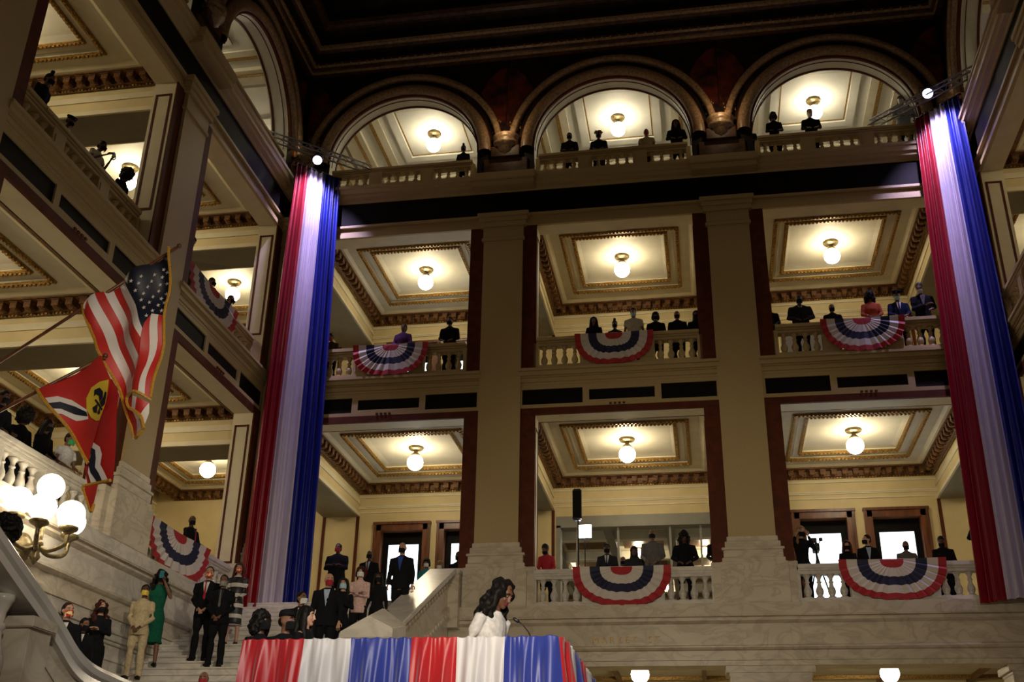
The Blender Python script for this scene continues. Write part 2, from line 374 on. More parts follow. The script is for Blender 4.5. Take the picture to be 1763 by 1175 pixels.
# beam between bays
b = MB(); b.box(-.53, .53, .55, VB + .1, -.68, .45); C3 = b.data('beam', 'cream')
b = MB()
for s in (-1, 1):
    b.box(s * .52, s * .56, .62, VB, -.30, -.24); b.box(s * .52, s * .545, .62, VB, -.24, -.14); b.box(s * .52, s * .58, .62, VB, -.68, -.60); b.box(s * .52, s * .55, .62, VB, -.60, -.55)
b.box(-.53, .53, .55, VB + .1, -.69, -.675)
C4 = b.data('beam_moulding', 'cream_light')
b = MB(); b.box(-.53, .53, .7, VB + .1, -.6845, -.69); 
C5 = b.data('beam_soffit', 'grey_paint_and_shade')  # shade under the beam is put into the colour of this grey sheet
ceil_names = {}
def ceiling_at(s_, c, zc, su, mod=True):
    mw = side(s_, c, zc, su); o = link('ceiling', CF, None, mw); o['kind'] = 'structure'
    I = Matrix.Identity(4)
    for nm, me in (('gilt_frame', G1), ('gilt_frame', G2), ('cornice_frieze', C1), ('cornice_crown', C2)): link(nm, me, o, I)
    link('gilt_bead', BE, o, I)['kind'] = 'stuff'; link('dentil', DE, o, I)['kind'] = 'stuff'
    if mod:
        for x, y, r in MODS: link('modillion', MO, o, T(x, y, 0) @ Matrix.Rotation(r, 4, 'Z'))
    return o
ZC = (9.85, 15.58)
CB_ = XL - 3.1
for zc in ZC:
    for s_, cs in BAYS.items():
        for c, su in zip(cs, SU[s_]):
            ceiling_at(s_, c, zc, su, True)
        for c in PIERS[s_]:
            for nm, me in (('beam', C3), ('beam_moulding', C4), ('beam_soffit', C5)): link(nm, me, W[s_], side(s_, c, zc))
    ceiling_at('back', CB_, zc, 1.0, True); ceiling_at('back', XR + 3.1, zc, 1.0, False)
# third level ceiling: plain field with a thin gilt rectangle and ribs
b = MB(); b.box(-2.98, 2.98, .3, VB + .3, .10, .25); frame(b, 1.30, 1.8, 4.8, .25, .04, .11); C31 = b.data('ceiling', 'ceiling_white')
b = MB(); frame(b, 1.02, 2.08, 4.52, .035, .085, .10); C32 = b.data('gilt_line', 'gilt')
b = MB()
for s in (-1, 1): b.box(s * 1.86, s * 1.98, .62, VB, .05, .11); b.box(s * 2.50, s * 2.60, .62, VB, -.06, .11)
C33 = b.data('gilt_rib', 'gilt')
b = MB()
for s in (-1, 1): b.box(s * 1.62, s * 1.86, .62, VB, .06, .11); b.box(s * 2.34, s * 2.98, .62, VB, -.03, .11)
b.box(-2.98, 2.98, VB - .35, VB, .0, .11)
C34 = b.data('ceiling_band', 'ceiling_cream')
def ceiling3(s_, c, su):
    o = link('ceiling', C31, None, side(s_, c, 20.98, su)); o['kind'] = 'structure'; I = Matrix.Identity(4)
    for nm, me in (('gilt_line', C32), ('gilt_rib', C33), ('ceiling_band', C34)): link(nm, me, o, I)
for s_, cs in BAYS.items():
    for c, su in zip(cs, SU[s_]): ceiling3(s_, c, su)
ceiling3('back', CB_, 1.0)
# gallery floors (slabs) and rear walls
for i, z in enumerate(FL):
    b = MB()
    b.box(XL - VB - .1, XR + VB + .1, .15, VB, z - .18, z - .005); b.box(XL - VB - .1, XL - .15, -16, .15, z - .18, z - .005); b.box(XR + .15, XR + VB + .1, -10, .15, z - .18, z - .005)
    tag(obj('floor', b, 'marble_floor'), kind='structure')
def rear(b, x0, x1, z0, z1, holes=()):
    """rear wall of a gallery in u,z with rectangular holes [(x0,x1,ztop)] down to the floor"""
    x = x0
    for h0, h1, zt in sorted(holes):
        b.box(x, h0, VB, VB + .35, z0, z1); b.box(h0, h1, VB, VB + .35, zt, z1); x = h1
    b.box(x, x1, VB, VB + .35, z0, z1)
DW = .74   # half opening of a door
def doors_of(c): return [(c - 1.05, ), (c + .87, )]
DOORX = {1: (-8.80, -6.86, 3.44, 5.42)}
HOLES = {0: [(x - .68, x + .68, 8.72) for x in DOORX[1]] + [(-4.14, .60, 8.95)], 1: [(x - .68, x + .68, 14.7) for x in (-8.8, -6.86, 3.44, 5.42)], 2: []}
for i in range(3):
    z0 = FL[i] - .1; z1 = (FL[i + 1] if i < 2 else 21.3)
    b = MB(); rear(b, XL - VB - .3, XR + VB + .3, z0, z1, HOLES[i])
    o = obj('wall_gallery_back', b, 'cream' if i < 2 else 'ceiling_white'); o['kind'] = 'structure'
    b = MB(); zc = (9.85, 15.58, 20.9)[i]
    for a, c_, p in ((-.60, -.56, .03), (-.46, -.42, .03), (-.42, -.38, .05), (-.12, -.06, .03)): b.box(XL + .5, XR - .5, VB - p, VB + .02, zc + a, zc + c_)
    if i < 2: obj('picture_rail', b, 'cream_light', o)
    b = MB(); b.box(XL - VB - .35, XL - VB, -16, VB, z0, z1); o = obj('wall_gallery_left', b, 'cream' if i < 2 else 'ceiling_white'); o['kind'] = 'structure'
    b = MB(); b.box(XR + VB, XR + VB + .35, -10, VB, z0, z1); o = obj('wall_gallery_right', b, 'cream' if i < 2 else 'ceiling_white'); o['kind'] = 'structure'
    if i < 2:
        b = MB()
        for a, c_, p in ((-.60, -.56, .03), (-.46, -.42, .03), (-.42, -.38, .05), (-.12, -.06, .03)): b.box(XL - VB - .02, XL - VB + p, -13, VB, zc + a, zc + c_)
        obj('picture_rail', b, 'cream_light', o)
# brown strips at the pilasters of the rear wall, under the beams
for zf, zc in ((5.1, 9.85), (11.07, 15.58)):
    b = MB()
    for c in PIERS['back']:
        for s in (-1, 1): b.box(c + s * .53 - .045, c + s * .53 + .045, VB - .04, VB + .01, zf, zc - .69)
        
    obj('pilaster_strip', b, 'brown', W['back'])
    b = MB()
    for c in PIERS['back']: b.box(c - .50, c + .50, VB - .02, VB + .02, zf, zc - .69)
    obj('pilaster', b, 'cream', W['back'])
# doors with bright panes
def door(n, x, zf, lab=None):
    zt = zf + 3.62
    o = root('door_%d' % n, (x, VB, zf), kind='structure')
    b = MB(); hw = .84
    for s in (-1, 1): b.box(s * .64, s * hw, -.10, .30, 0, 3.78); b.box(s * (hw - .05), s * (hw + .03), -.13, -.02, 0, 3.80)
    b.box(-hw, hw, -.10, .30, 3.58, 3.78); b.box(-hw - .05, hw + .05, -.15, 0, 3.76, 3.84); obj('door_frame', b, 'wood', o, bevel=.008)
    b = MB(); b.box(-.64, .64, .22, .30, 3.22, 3.58); b.box(-.64, -.47, .18, .30, 0, 3.22); b.box(.47, .64, .18, .30, 0, 3.22); b.box(-.47, .47, .2, .28, 0, .5); b.box(-.47, .47, .2, .28, 1.1, 1.16); obj('door_leaf', b, 'blackened', o)
    b = MB(); b.box(-.47, .47, .24, .26, .5, 3.22); obj('pane', b, 'day', o)
for n, x in enumerate(DOORX[1]): door(n + 1, x, 5.1)
for n, x in enumerate((-8.8, -6.86)): door(n + 5, x, 11.07)
# corridor seen through the wide opening of the middle bay
b = MB(); x0, x1 = -4.14, .60
b.box(x0, x1, VB - .03, VB + .4, 8.63, 8.97); b.box(x0, x0 + .12, VB - .03, VB + .4, 5.1, 8.7); b.box(x1 - .12, x1, VB - .03, VB + .4, 5.1, 8.7)
o = obj('window_1', b, 'grey_paint_and_shade'); o['kind'] = 'structure'
for x in (-3.55, -2.35, -.85, .02):
    b = MB(); b.box(x - .03, x + .03, VB + .1, VB + .2, 5.1, 8.65); obj('mullion', b, 'grey_paint_and_shade', o)
b = MB(); b.box(-8, 5, VB + .4, 22, 9.30, 9.5); o = obj('ceiling', b, 'ceiling_cream'); o['kind'] = 'structure'
for k in range(6):
    b = MB(); x = -6.6 + k * 1.9; b.box(x - .13, x + .13, VB + .5, 22, 9.0, 9.31); obj('ceiling_beam', b, 'grey_paint_and_shade', o)
for k in range(5):
    b = MB(); y = 9.2 + k * 2.6; b.box(-8, 5, y - .14, y + .14, 9.02, 9.31); obj('ceiling_beam', b, 'ceiling_cream', o)
for k in range(5):
    b = MB()
    for j in range(5): b.box(-6.3 + j * 1.9, -5.0 + j * 1.9, 9.75 + k * 2.6, 11.0 + k * 2.6, 9.22, 9.31)
    obj('coffer_panel', b, 'gilt_dark', o)
b = MB(); b.box(-8, 5, 22, 22.3, 5, 9.5); b.box(-8.3, -8, 6.5, 22, 5, 9.5); b.box(5, 5.3, 6.5, 22, 5, 9.5); o = obj('wall_corridor', b, 'cream'); o['kind'] = 'structure'
b = MB(); b.box(-8, 5, 6.15, 22, 4.9, 5.09); o = obj('floor', b, 'marble_floor'); o['kind'] = 'structure'

# ------------------------------------------------------------------ marble base of the walls
b = MB()
run_around('trim_4', [(-.6, 3.76), (.05, 3.76), (.05, 3.86), (.0, 3.88), (.0, 4.08), (.06, 4.10), (.10, 4.14), (.10, 4.17), (.0, 4.20), (.0, 4.66), (.03, 4.68), (.09, 4.72), (.09, 4.76), (.02, 4.77), (.02, 4.80), (.10, 4.81), (.10, 5.10), (-.65, 5.10)], 'marble', ends=(-26, -12), kind='structure')
wb = W['back']
def blocks(par, axis, a0, a1, ln, z0, z1, face, off=0):
    x = a0 + off; e = .006
    if off: x0s = [a0] 
    while x < a1:
        x2 = min(x + ln, a1); b = MB()
        if axis == 'x': b.box(x + e, x2 - e, face - .012, face + .05, z0 + e, z1 - e)
        else: b.box(face - .05, face + .012, x + e, x2 - e, z0 + e, z1 - e)
        obj('stone_block', b, 'marble' if axis == 'x' else 'marble_light', par, bevel=.004); x = x2
blocks(wb, 'x', -5.5, 7.1, 2.45, 4.20, 4.66, 0.0); blocks(wb, 'x', -5.5, 7.0, 2.1, 4.83, 5.09, -.10)
blocks(wb, 'x', -5.5, 7.1, 2.8, 3.88, 4.07, 0.0)
# the wall beside the stair, panelled marble with mouldings
b = MB(); b.box(XL - .6, XL, -26, .6, -1.6, 3.78)
o = obj('stair_wall', b, 'marble_light', W['left'])
b = MB()
for z0, z1, p in ((3.30, 3.36, .05), (3.36, 3.48, .09), (3.48, 3.52, .12), (3.02, 3.05, .03), (2.72, 2.75, .03)): b.box(XL - .1, XL + p, -26, .3, z0, z1)
obj('wall_moulding', b, 'marble_light', W['left'], bevel=.01)
for z0, z1, ln, off in ((3.53, 3.77, 2.6, 0), (2.76, 3.01, 3.1, 0), (1.75, 2.71, 2.2, 0), (.8, 1.74, 2.2, 0)): blocks(W['left'], 'y', -16 + off, .2, ln, z0, z1, XL)
blocks(W['left'], 'y', -16, -.1, 2.4, 4.20, 4.66, XL); blocks(W['left'], 'y', -16, -.1, 3.0, 4.83, 5.09, XL + .10)
# inscription
fc = bpy.data.curves.new('inscription', 'FONT'); fc.body = 'MARKET  ST.'; fc.size = .21; fc.extrude = .012; fc.space_character = 1.4
fo = bpy.data.objects.new('inscription', fc); col.objects.link(fo); fo.matrix_world = T(-2.52, -.02, 4.26) @ Matrix.Rotation(PI / 2, 4, 'X')
dg = bpy.context.evaluated_depsgraph_get(); me = bpy.data.meshes.new_from_object(fo.evaluated_get(dg)); mw = fo.matrix_world.copy(); bpy.data.objects.remove(fo)
me.materials.clear(); me.materials.append(M('gold_letter')); link('inscription', me, W['back'], mw)
# ground floor under the marble: piers with broad capitals, ceiling with beams
for c in (U[1] + .18, U[0], XR, XL + 8.1 - 8.1):
    b = MB(); b.box(-.95, .95, -.10, .9, 3.62, 3.76); b.box(-.88, .88, -.06, .86, 3.56, 3.62)
    b.strip([[(-.60, .06, 3.32), (.60, .06, 3.32)], [(-.66, 0, 3.36), (.66, 0, 3.36)], [(-.78, -.04, 3.42), (.78, -.04, 3.42)], [(-.88, -.06, 3.56), (.88, -.06, 3.56)]])
    b.box(-.62, .62, .05, .8, -1.6, 3.34); b.box(-.86, .86, .0, .84, 3.40, 3.57); b.box(-.72, .72, .03, .84, 3.34, 3.42)
    obj('ground_pier', b, 'marble', W['back'], T(c, .1, 0), bevel=.008)
b = MB(); b.box(XL, XR + 6, .9, 7.5, 4.5, 4.7); o = obj('ceiling', b, 'ceiling_cream'); o['kind'] = 'structure'
for k in range(8):
    x = -9.5 + k * 2.35
    b = MB(); b.box(x - .06, x + .06, .9, 7.5, 4.39, 4.51); obj('ceiling_beam', b, 'gilt_dark', o)
for y in (1.3, 4.6, 6.8):
    b = MB(); b.box(XL, XR + 6, y - .07, y + .07, 4.4, 4.51); obj('ceiling_beam', b, 'gilt', o)
b = MB(); b.box(XL, XR + 6, 7.4, 7.6, -1.6, 4.7); o = obj('wall_ground_back', b, 'cream'); o['kind'] = 'structure'
b = MB(); b.box(XL - .6, XR + 8, -27, 8, -1.8, -1.6); o = obj('floor', b, 'marble_floor'); o['kind'] = 'structure'
b = MB(); b.box(XR, XR + .5, -12, .6, -1.6, 3.78); obj('wall_base', b, 'marble', W['right'])

# ------------------------------------------------------------------ balustrades
b = MB(); q = [(.085, 0), (.085, .035), (.06, .045), (.055, .06), (.075, .10), (.088, .16), (.080, .21), (.050, .27), (.040, .32), (.040, .345), (.055, .355), (.055, .375), (.038, .385), (.042, .44), (.060, .47), (.070, .49), (.080, .50), (.080, .53)]
b.lathe(q, 10); BAL = {}
for m_ in ('cream_pier', 'marble_light'): BAL[m_] = b.data('baluster', m_, smooth=True)
def bal_parts(m_):
    o = []
    b = MB(); b.box(-2.05, 2.05, .06, .34, 0, .11); b.box(-2.05, 2.05, .03, .37, 0, .05); o.append(('plinth', b.data('plinth', m_, bevel=.008)))
    b = MB(); b.box(-2.05, 2.05, .02, .38, .76, .86); b.box(-2.05, 2.05, .05, .35, .71, .76); b.box(-2.05, 2.05, .08, .32, .64, .71); o.append(('handrail', b.data('handrail', m_, bevel=.012)))
    for u0, u1 in ((-.94, -.56), (.56, .94), (-2.12, -2.0), (2.0, 2.12)):
        b = MB(); b.box(u0, u1, .07, .33, .05, .72)
        if u1 - u0 > .2: b.box(u0 + .06, u1 - .06, .055, .08, .18, .58)
        o.append(('pedestal', b.data('pedestal', m_, bevel=.008)))
    return o
BP = {m_: bal_parts(m_) for m_ in BAL}
BU = [g + d for g in (-1.47, 0, 1.47) for d in (-.39, -.13, .13, .39)]
def balustrade(s_, c, z, su, m_, label, back=0):
    mw = side(s_, c, z, su) @ T(0, back, 0) @ Matrix.Diagonal((1, 1, .84 if z > 16 else 1, 1)); r = root('balustrade'); r.matrix_basis = mw; tag(r, label, 'balustrade', 'gallery balustrades')
    I = Matrix.Identity(4)
    for nm, me in BP[m_]: link(nm, me, r, I)
    for u in BU: link('baluster', BAL[m_], r, T(u, .2, .11))
lv = ('lowest gallery', 'middle gallery', 'arched top gallery')
bn = {'back': ('left bay of the facing wall', 'middle bay of the facing wall', 'right bay of the facing wall'), 'left': ('far bay of the left wall', 'near bay of the left wall'), 'right': ('right wall',)}
for s_, cs in BAYS.items():
    for i, (c, su) in enumerate(zip(cs, SU[s_])):
        for l in range(3):
            if s_ == 'back' and i == 0 and l == 0: continue          # the stair arrives here
            if s_ == 'right' and l == 0: continue
            m_ = 'marble_light' if l == 0 else 'cream_pier'
            balustrade(s_, c, FL[l] + .005, su, m_, ('pale marble' if l == 0 else 'ochre stone') + ' balustrade of the %s, %s' % (lv[l], bn[s_][i]), (0, .12, .28, .1)[1 + l] if s_ == 'left' else 0)

# ------------------------------------------------------------------ globe lamps of the galleries
b = MB(); b.sphere((0, 0, -.45), .225, n=24, m=16); GL = b.data('globe', 'globe', smooth=True)
b = MB(); b.lathe([(.02, 0), (.21, 0), (.22, -.03), (.19, -.07), (.07, -.09), (.05, -.14), (.09, -.18), (.13, -.22), (.135, -.25), (.11, -.27)], 20); CN = b.data('canopy', 'bronze', smooth=True)
def globe_lamp(x, y, z, label, group=None):
    r = root('ceiling_light', (x, y, z), label=label, cat='lamp', group='milk glass globe lamps on the gallery ceilings')
    link('globe', GL, r, Matrix.Identity(4)); link('canopy', CN, r, Matrix.Identity(4)); return r
zl = (10.32, 16.05, 21.07)
for l in range(3):
    for i, c in enumerate(BAYS['back']):
        globe_lamp(c - (.02, .03, 0)[i], 3.4, zl[l], 'milk glass globe lamp of the %s, %s' % (lv[l], bn['back'][i]))
    for i, c in enumerate(BAYS['left']):
        globe_lamp(XL - 3.4, c, zl[l], 'milk glass globe lamp of the %s, %s' % (lv[l], bn['left'][i]))
    globe_lamp(XR + 3.4, -3.07, zl[l], 'milk glass globe lamp on the ceiling of the %s, right wall' % lv[l])
    globe_lamp(XL - 3.2, 3.35, zl[l], 'milk glass globe lamp in the far left corner bay of the %s' % lv[l])
    globe_lamp(XR + 3.2, 3.35, zl[l], 'milk glass globe lamp in the far right corner bay of the %s' % lv[l])
globe_lamp(-1.66, 3.2, 4.5, 'round globe lamp below the market street inscription on the ground floor')
globe_lamp(4.3, 3.3, 4.5, 'round globe lamp at the bottom right edge under the marble base')
b = MB(); b.sphere((0, 0, -.16), .13, n=14, m=10); SG = b.data('globe', 'globe', smooth=True); b = MB(); b.lathe([(.03, 0), (.09, 0), (.1, -.03), (.05, -.06)], 12); SC = b.data('canopy', 'bronze')
CLB = ('left end of the front row', 'centre of the front row', 'right end of the front row', 'left in the second row', 'far middle of the corridor', 'right in the second row', 'outer right in the second row')
for (x, y), lb in zip(((-4.9, 11.0), (-2.05, 11.0), (.12, 11.0), (-4.6, 13.6), (-1.4, 16.2), (.45, 13.9), (2.2, 13.6)), CLB):
    r = root('corridor_light', (x, y, 9.22), label='small glass globe in the corridor behind the middle bay, ' + lb, cat='lamp', group='small globes in the corridor'); link('globe', SG, r); link('canopy', SC, r)
# unseen point lights added at the corbels to brighten the feet of the ribs
for x in PIERS['back']: light('corbel_fill', 'POINT', (x, -.55, 18.35), 12, (1.0, .72, .42), shadow_soft_size=.05)

# ------------------------------------------------------------------ stage landing, stair, rails
mat('satin_red', (.52, .010, .018), .42, var=.05, spec=.6, sheen=.3); mat('satin_white', (.72, .71, .73), .46, var=.03, sheen=.3); mat('satin_blue', (.026, .048, .34), .42, var=.05, spec=.6, sheen=.3)
mat('voile_red', (.22, .004, .010), .35, var=.05, spec=.5); mat('voile_white', (.46, .41, .47), .45, var=.03); mat('voile_blue', (.006, .012, .17), .35, var=.05, spec=.5)
mat('cotton_red', (.42, .02, .025), .7, var=.06); mat('cotton_white', (.66, .60, .56), .7, var=.04); mat('cotton_navy', (.012, .014, .055), .7, var=.1)
mat('flag_red', (.52, .025, .02), .5, var=.06); mat('flag_red_shaded', (.40, .012, .012), .5, var=.06); mat('flag_white', (.72, .66, .62), .5, var=.04); mat('flag_navy', (.006, .008, .022), .5, var=.1); mat('flag_yellow', (.72, .52, .04), .5, var=.05)
mat('fringe_gold', (.62, .32, .03), .5, var=.2, scale=60, bump=.4)
def zs(y): return 5.1 + .47 * (y + .6)
b = MB(); b.box(XL, -1.30, -15.05, -9.9, .52, .72); o = obj('floor', b, 'marble_floor'); o['kind'] = 'structure'
st = root('staircase', kind='structure')
for k in range(27):
    y = -9.9 + k * .344; z = .72 + k * .1622
    b = MB(); b.box(XL, -6.1, y, y + .40, z, z + .1622); b.box(XL, -6.1, y - .025, y + .05, z + .125, z + .1622); obj('step', b, 'marble_light', st, bevel=.008)
b = MB(); b.strip([[(XL, -9.9, .5), (-6.1, -9.9, .5)], [(XL, -.6, 4.9), (-6.1, -.6, 4.9)], [(XL, .3, 4.9), (-6.1, .3, 4.9)], [(XL, .3, -1.6), (-6.1, .3, -1.6)]]); b.box(XL, -6.1, -.62, .3, 4.9, 5.1); obj('stair_vault', b, 'marble', st)
for k in range(16):
    y = -15.35 - k * .344; z = .72 + k * .1622
    b = MB(); b.box(XL, -6.1, y - .40, y, z, z + .1622); obj('step', b, 'marble_light', st, bevel=.008)
b = MB(); b.box(XL, -6.1, -15.4, -15.0, .5, .72); obj('landing_edge', b, 'marble_light', st)
# sloping balustrade on the right of the far flight
rl = root('stair_balustrade'); tag(rl, 'sloping marble stair balustrade with broad bright coping left of the first pier', 'balustrade')
def slope_box(b, x0, x1, y0, y1, zo0, zo1, f):
    pts = [(x, y, f(y) + zo) for x in (x0, x1) for y, zo in ((y0, zo0), (y1, zo0), (y1, zo1), (y0, zo1))]
    b.add(pts, [(0, 1, 2, 3), (7, 6, 5, 4), (0, 4, 5, 1), (3, 2, 6, 7), (0, 3, 7, 4), (1, 5, 6, 2)])
fr = lambda y: 5.96 + .47 * (y + .3)
b = MB(); slope_box(b, -6.28, -5.62, -7.3, -.30, -.13, 0, fr); slope_box(b, -6.22, -5.68, -7.3, -.30, -.19, -.12, fr); b.box(-6.28, -5.55, -.32, .1, 5.83, 5.96); obj('coping', b, 'marble_light', rl, bevel=.02)
b = MB(); slope_box(b, -6.10, -5.80, -7.3, -.30, -.9, -.18, fr); b.box(-6.10, -5.56, -.32, .1, 4.6, 5.84); obj('parapet', b, 'marble', rl)
b = MB(); slope_box(b, -6.08, -5.74, -7.4, -.30, -1.15, -.88, fr); b.add([(-6.08, -7.4, -1.6), (-5.78, -7.4, -1.6), (-5.78, -.3, -1.6), (-6.08, -.3, -1.6), (-6.08, -7.4, fr(-7.4) - 1.0), (-5.78, -7.4, fr(-7.4) - 1.0), (-5.78, -.3, fr(-.3) - 1.0), (-6.08, -.3, fr(-.3) - 1.0)], [(0, 3, 2, 1), (4, 5, 6, 7), (0, 1, 5, 4), (1, 2, 6, 5), (2, 3, 7, 6), (3, 0, 4, 7)])
obj('stringer', b, 'marble', rl)
b = MB(); b.sphere((0, 0, 0), .05, .085, .085, 10, 6); ROS = b.data('rosette', 'marble', smooth=True)
for k in range(30):
    y = -6.9 + k * .218
    link('rosette', ROS, rl, T(-5.80, y, fr(y) - .34)); link('rosette', ROS, rl, T(-5.76, y + .1, fr(y + .1) - 1.02))
nw = root('newel'); tag(nw, 'marble newel block with gabled cap at the foot of the far stair flight', 'pillar')
b = MB(); b.box(-5.84, -5.06, -7.45, -6.8, -1.6, 3.12); obj('block', b, 'marble', nw, bevel=.02)
b = MB(); x0, xm, x1 = -5.90, -5.42, -5.0
b.add([(x0, -7.55, 3.10), (x1, -7.55, 3.10), (x1, -6.7, 3.10), (x0, -6.7, 3.10), (x0, -7.55, 3.20), (xm, -7.55, 3.46), (x1, -7.55, 3.26), (x1, -6.7, 3.46), (xm, -6.7, 3.76), (x0, -6.7, 3.52)],
    [(0, 3, 2, 1), (0, 1, 6, 5, 4), (3, 9, 8, 7, 2), (4, 5, 8, 9), (5, 6, 7, 8), (0, 4, 9, 3), (1, 2, 7, 6)]); obj('cap', b, 'marble_light', nw, bevel=.015)
b = MB()
for r_ in range(3):
    for c_ in range(5): b.sphere((-5.75 + c_ * .15, -7.47, 2.8 + r_ * .12), .05, .03, .04, 6, 4)
obj('carving', b, 'marble', nw, smooth=True)['kind'] = 'stuff'
# handrail of the near flight
nr = root('stair_handrail'); tag(nr, 'polished marble handrail sweeping down at the bottom left corner', 'handrail')
path = [(-19.5, 3.66), (-18, 2.95), (-17.2, 2.58), (-16.5, 2.25), (-15.95, 2.00), (-15.6, 1.82), (-15.3, 1.66), (-15.0, 1.575), (-14.6, 1.54), (-14.1, 1.51), (-13.4, 1.47), (-12.6, 1.44)]
sec = [(-.22, -.05), (-.22, .02), (-.16, .06), (-.14, .03), (.14, .03), (.16, .06), (.22, .02), (.22, -.05), (.17, -.10), (.17, -.15), (-.17, -.15), (-.17, -.10)]
sec = [(-.21, -.10), (-.235, -.055), (-.20, -.01), (-.10, 0.0), (0, .006), (.10, 0), (.20, -.01), (.235, -.055), (.21, -.10), (.17, -.12), (.17, -.20), (-.17, -.20), (-.17, -.12)]
def smooth_path(p, n=5):
    o = []
    for i in range(len(p) - 1):
        p0, p1, p2, p3 = p[max(i - 1, 0)], p[i], p[i + 1], p[min(i + 2, len(p) - 1)]
        for k in range(n):
            t = k / n; o.append(tuple(.5 * (2 * b_ + (c_ - a_) * t + (2 * a_ - 5 * b_ + 4 * c_ - d_) * t * t + (3 * b_ - a_ - 3 * c_ + d_) * t ** 3) for a_, b_, c_, d_ in zip(p0, p1, p2, p3)))
    return o + [tuple(p[-1])]
sp = smooth_path(path, 5)
mat('marble_polished', (.72, .69, .64), .12, var=.05, scale=2.0)
b = MB(); b.strip([[(-6.0 + u, y, z + v) for u, v in sec] for y, z in sp], True); obj('rail', b, 'marble_polished', nr, smooth=False)
b = MB(); pl = [(y, z) for y, z in sp if y > -15.75]; b.strip([[(-6.11, y, z - .19), (-5.89, y, z - .19), (-5.89, y, -1.6), (-6.11, y, -1.6)] for y, z in pl], True); b.add([(-6.11, pl[0][0], pl[0][1] - .19), (-5.89, pl[0][0], pl[0][1] - .19), (-5.89, pl[0][0], -1.6), (-6.11, pl[0][0], -1.6)], [(0, 1, 2, 3)])
b.strip([[(-5.885, y, z - .40), (-5.875, y, z - .40), (-5.875, y, z - .43), (-5.885, y, z - .43)] for y, z in pl], True)
obj('panel', b, 'marble', nr)
b = MB(); b.box(-6.2, -5.8, -16.15, -15.80, -1.6, 1.80); b.box(-6.24, -5.76, -16.18, -15.78, 1.70, 1.80); obj('pedestal', b, 'marble', nr, bevel=.01)
b = MB(); b.strip([[(-6.13, y, z - 1.05), (-5.87, y, z - 1.05), (-5.87, y, -1.6), (-6.13, y, -1.6)] for y, z in sp if y < -16.1], True); obj('stringer', b, 'marble', nr)
for k in range(9):
    y = -16.32 - k * .34; z = [q[1] for q in sp if q[0] <= y + .08][-1]
    link('baluster', BAL['marble_light'], nr, T(-6.0, y, z - 1.05) @ Matrix.Diagonal((1.25, 1.25, 1.62, 1)))
# stage front
b = MB(); b.box(-4.22, -1.32, -15.10, -15.0, .5, 1.70); b.box(-1.42, -1.30, -15.10, -10.2, .5, 1.70); b.box(-4.24, -1.30, -15.12, -14.98, 1.68, 1.745); b.box(-1.44, -1.28, -15.12, -10.2, 1.68, 1.745)
b.box(-4.22, -1.3, -15.1, -9.9, -1.6, .52)
o = obj('stage_parapet', b, 'marble_light'); o['kind'] = 'structure'
# the gathered satin bunting on it
bt = root('stage_bunting', (-2.8, -15.2, 1.75)); tag(bt, 'gathered red, white and blue satin bunting along the front of the speakers stand', 'bunting')
mats3 = ('satin_red', 'satin_white', 'satin_blue')
bx = [-4.24, -3.65, -3.20, -2.63, -2.21, -1.77, -1.30]
def fold(s, seed, z):
    a = s * 26 + seed + .8 * math.sin(z * 2.4 + s * 3) + 1.1 * math.sin(s * 7.3); c_ = math.sin(a)
    return .62 * math.copysign(abs(c_) ** .7, c_) + .25 * math.sin(s * 61 + 2 * seed + 1.4 * math.sin(z * 3)) + .35 * math.sin(s * 11.7 + z * .8)
def bpt(s, dz, seed):
    """s: distance along the front from its left end, wraps round the right corner"""
    L0 = 2.86; a = .07 + .035 * dz; f = .050 * (0.30 + 1.1 * min(dz * 2, 1)) * fold(s, seed, dz) + .035 + .008 * math.sin(s * 88 + 4 * math.sin(s * 17)) * math.exp(-dz * 9)
    flare = .05 * dz
    drop = 1.755 - dz - .012 * abs(math.sin(s * 26 + seed)) * (1 - dz) 
    if s < L0: return (-4.24 + s - bt.location.x, -15.14 - f - flare - bt.location.y, drop - bt.location.z)
    if s < L0 + .14:
        t = (s - L0) / .14 * PI / 2; r = .09 + f + flare
        return (-1.38 + r * math.sin(t) + .01 - bt.location.x, -15.06 - r * math.cos(t) - bt.location.y, drop - bt.location.z)
    return (-1.28 + f + flare - bt.location.x, -15.06 + (s - L0 - .14) - bt.location.y, drop - bt.location.z)
cuts = [x + 4.24 for x in bx]; cuts = cuts[:-1] + [2.93, 3.36, 3.80, 4.3, 4.75, 5.2, 5.65, 6.1, 6.6, 7.1, 7.6]
order = [0, 1, 2, 0, 1, 2, 0, 1, 2, 0, 1, 2, 0, 1, 2, 0]
for i in range(len(cuts) - 1):
    b = MB(); n = max(10, int((cuts[i + 1] - cuts[i]) / .013)); rows = []
    for k in range(n + 1):
        s = cuts[i] + (cuts[i + 1] - cuts[i]) * k / n
        top = [bpt(s, 0, 1.0)]; top = [(top[0][0], top[0][1] + (.10 if s < 2.86 else 0), top[0][2] + .0)]
        rows.append(top + [bpt(s, dz, 1.0) for dz in [0, .008, .02, .05, .09, .15, .22, .3, .4, .5, .62, .75, .88, 1.0]])
    b.strip(rows); obj('panel', b, mats3[order[i]], bt, smooth=True)
